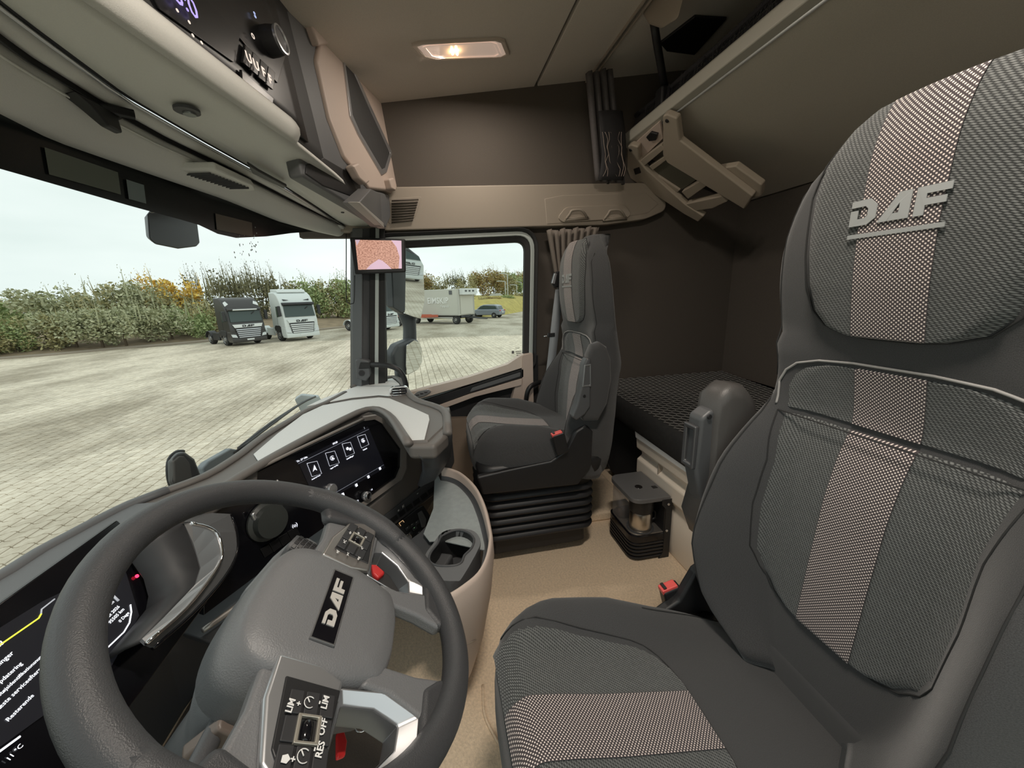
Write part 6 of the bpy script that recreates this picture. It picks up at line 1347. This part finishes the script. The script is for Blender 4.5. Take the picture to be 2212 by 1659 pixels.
prism('rear_window', [cpt_(-1.98,-.62,1.12), cpt_(-1.98,.62,1.12), cpt_(-1.82,.55,1.46), cpt_(-1.82,-.55,1.46)], cdv*-.06, TGL, ca, bevel=0)
box('number_plate', cpt_(-2.27,0,.70), (.02,.5,.12), WHITE if False else mat('plate_white', (.75,.75,.72), .5), ca, rot=math.atan2(cdv.y, cdv.x), bevel=0)
# ================================================================ things mounted on our own truck outside the glass
SLATE = mat('slate_mirror_housing', (.10,.108,.12), .45, bump=.1, bscale=600)
mi = thing('door_mirror', 'slate grey double door mirror outside the passenger window', 'mirror', at(880,760,x=2.38))
MGN = V((-.62,-.775,-.10)).normalized(); MGO = at(895,620,x=2.38); MGO2 = at(893,770,x=2.38)
def mx_(px, py, x): return at(px, py, x=x)
def mg_(px, py, o, d=0): return at(px, py, pl=(o + MGN*d, MGN))
hu_o = [(846,545),(862,532),(884,534),(908,553),(917,572),(920,650),(912,690),(895,686),(868,676),(850,664),(846,600)]
prism('upper_housing', [mg_(*p, MGO, -.012) for p in hu_o], -MGN*.07, SLATE, mi, bevel=.02, seg=3)
prism('housing_flank', [mg_(*p, MGO, .006) for p in [(845,548),(862,534),(878,538),(876,672),(868,677),(850,664)]], -MGN*.05, SLATE, mi, bevel=.006)
gl_n = [(877,541),(905,555),(915,574),(917,650),(909,688),(893,684),(874,677)]
prism('upper_mirror_glass', [mg_(*p, MGO) for p in gl_n], -MGN*.006, MIRRORG, mi, bevel=0)
tube('mirror_stem', [mx_(876,670,2.45), mx_(884,700,2.45), mx_(885,730,2.45), mx_(884,750,2.45)], [(0,.055),(.4,.040),(.8,.042),(1,.05)], SLATE, mi, n=12, flat=.6)
prism('lower_housing', [mg_(*p, MGO2, -.012) for p in [(848,766),(860,745),(895,731),(907,736),(913,750),(913,785),(905,800),(882,812),(860,800),(850,785)]], -MGN*.07, SLATE, mi, bevel=.02, seg=3)
prism('lower_mirror_glass', [mg_(*p, MGO2) for p in [(878,747),(895,735),(905,739),(911,752),(912,782),(904,797),(880,809),(877,790)]], -MGN*.006, MIRRORG, mi, bevel=0)
tube('mirror_stem_foot', [mx_(862,800,2.46), mx_(866,830,2.46), mx_(880,860,2.42)], .03, SLATE, mi, n=10)
# front mirror hanging outside the top of the windscreen
fm_ = thing('front_mirror', 'black front mirror hanging outside the top of the windscreen', 'mirror', at(370,450,y=.98))
def fy(px, py, y): return at(px, py, y=y)
loft('mirror_shell', [[fy(*p, .93) for p in [(318,462),(330,448),(372,440),(400,445),(425,470),(432,525),(425,533),(385,538),(335,528),(322,515)]], [fy(*p, .97) for p in [(312,470),(326,452),(370,446),(398,450),(418,475),(424,522),(416,530),(380,534),(330,524),(316,512)]], [fy(*p, 1.03) for p in [(318,478),(332,464),(368,460),(390,465),(404,485),(408,515),(400,522),(372,526),(334,518),(322,508)]]], DARK, fm_, smooth=False, bevel=.006)
loft('mirror_arm', [[fy(*p, y) for p in q] for y, q in ((.79, [(322,462),(340,400),(352,384),(400,394),(418,430),(424,470),(380,450)]), (.98, [(322,462),(340,402),(352,390),(395,398),(412,432),(416,466),(376,452)]))], BLACK, fm_, smooth=False, bevel=.01)
# wiper and its cover at the foot of the windscreen
wi = thing('windscreen_wiper', 'black wiper arm lying along the foot of the windscreen', 'wiper', at(480,1000,y=.88))
prism('arm_base', [fy(*p, .88) for p in [(440,1010),(452,996),(500,968),(522,972),(515,985),(470,1012),(445,1030)]], (0,.03,0), mat('wiper_grey', (.20,.23,.25), .4), wi, bevel=.008)
tube('blade', [fy(505,980,.88), fy(580,922,.875), fy(650,872,.86), fy(681,857,.85)], .007, BLACK, wi, n=6, res=3)
tube('arm', [fy(515,968,.885), fy(585,913,.88), fy(655,868,.865)], .006, DARK, wi, n=6, res=3)
wc_ = tag(loft('wiper_cover', [[fy(*p, y) for p in q] for y, q in ((.90,[(636,862),(650,853),(690,857),(700,875),(650,890)]),(.98,[(638,858),(652,850),(688,853),(694,870),(655,882)]))], mat('pale_grey_cover', (.42,.46,.47), .5), None, smooth=False, bevel=.008), 'pale grey cover outside the windscreen foot', 'cover')
pod = thing('dash_sensor_pod', 'black rounded pod standing at the foot of the windscreen', 'pod', at(400,1050,y=.83))
loft('pod_body', [[fy(*p, y) for p in q] for y, q in ((.80,[(372,990),(385,978),(398,976),(420,992),(437,1035),(428,1055),(385,1066),(372,1040)]),(.83,[(366,992),(380,977),(397,975),(418,991),(434,1035),(426,1060),(378,1066),(366,1040)]),(.87,[(364,996),(378,982),(394,981),(408,995),(420,1035),(412,1055),(376,1060),(365,1040)]))], DARK, pod, smooth=False, bevel=.008)
prism('pod_face', [fy(*p, .796) for p in [(376,995),(388,984),(399,984),(412,1000),(418,1040),(388,1058),(378,1040)]], (0,.02,0), mat('olive_grey_face', (.11,.115,.11), .5), pod, bevel=.006)
tube('pod_seal', [fy(*p, .84) for p in [(396,975),(380,977),(366,992),(363,1015),(366,1040),(376,1064)]], .006, BLACK, pod, n=6, res=3)
cow = tag(prism('white_cowl_corner', [fy(*p, .98) for p in [(185,1142),(225,1112),(258,1093),(300,1094),(285,1108),(245,1130)]], (0,-.13,-.20), mat('white_cowl', (.60,.68,.70), .5), None, bevel=.006), 'white corner of the truck body below the windscreen', 'body panel')
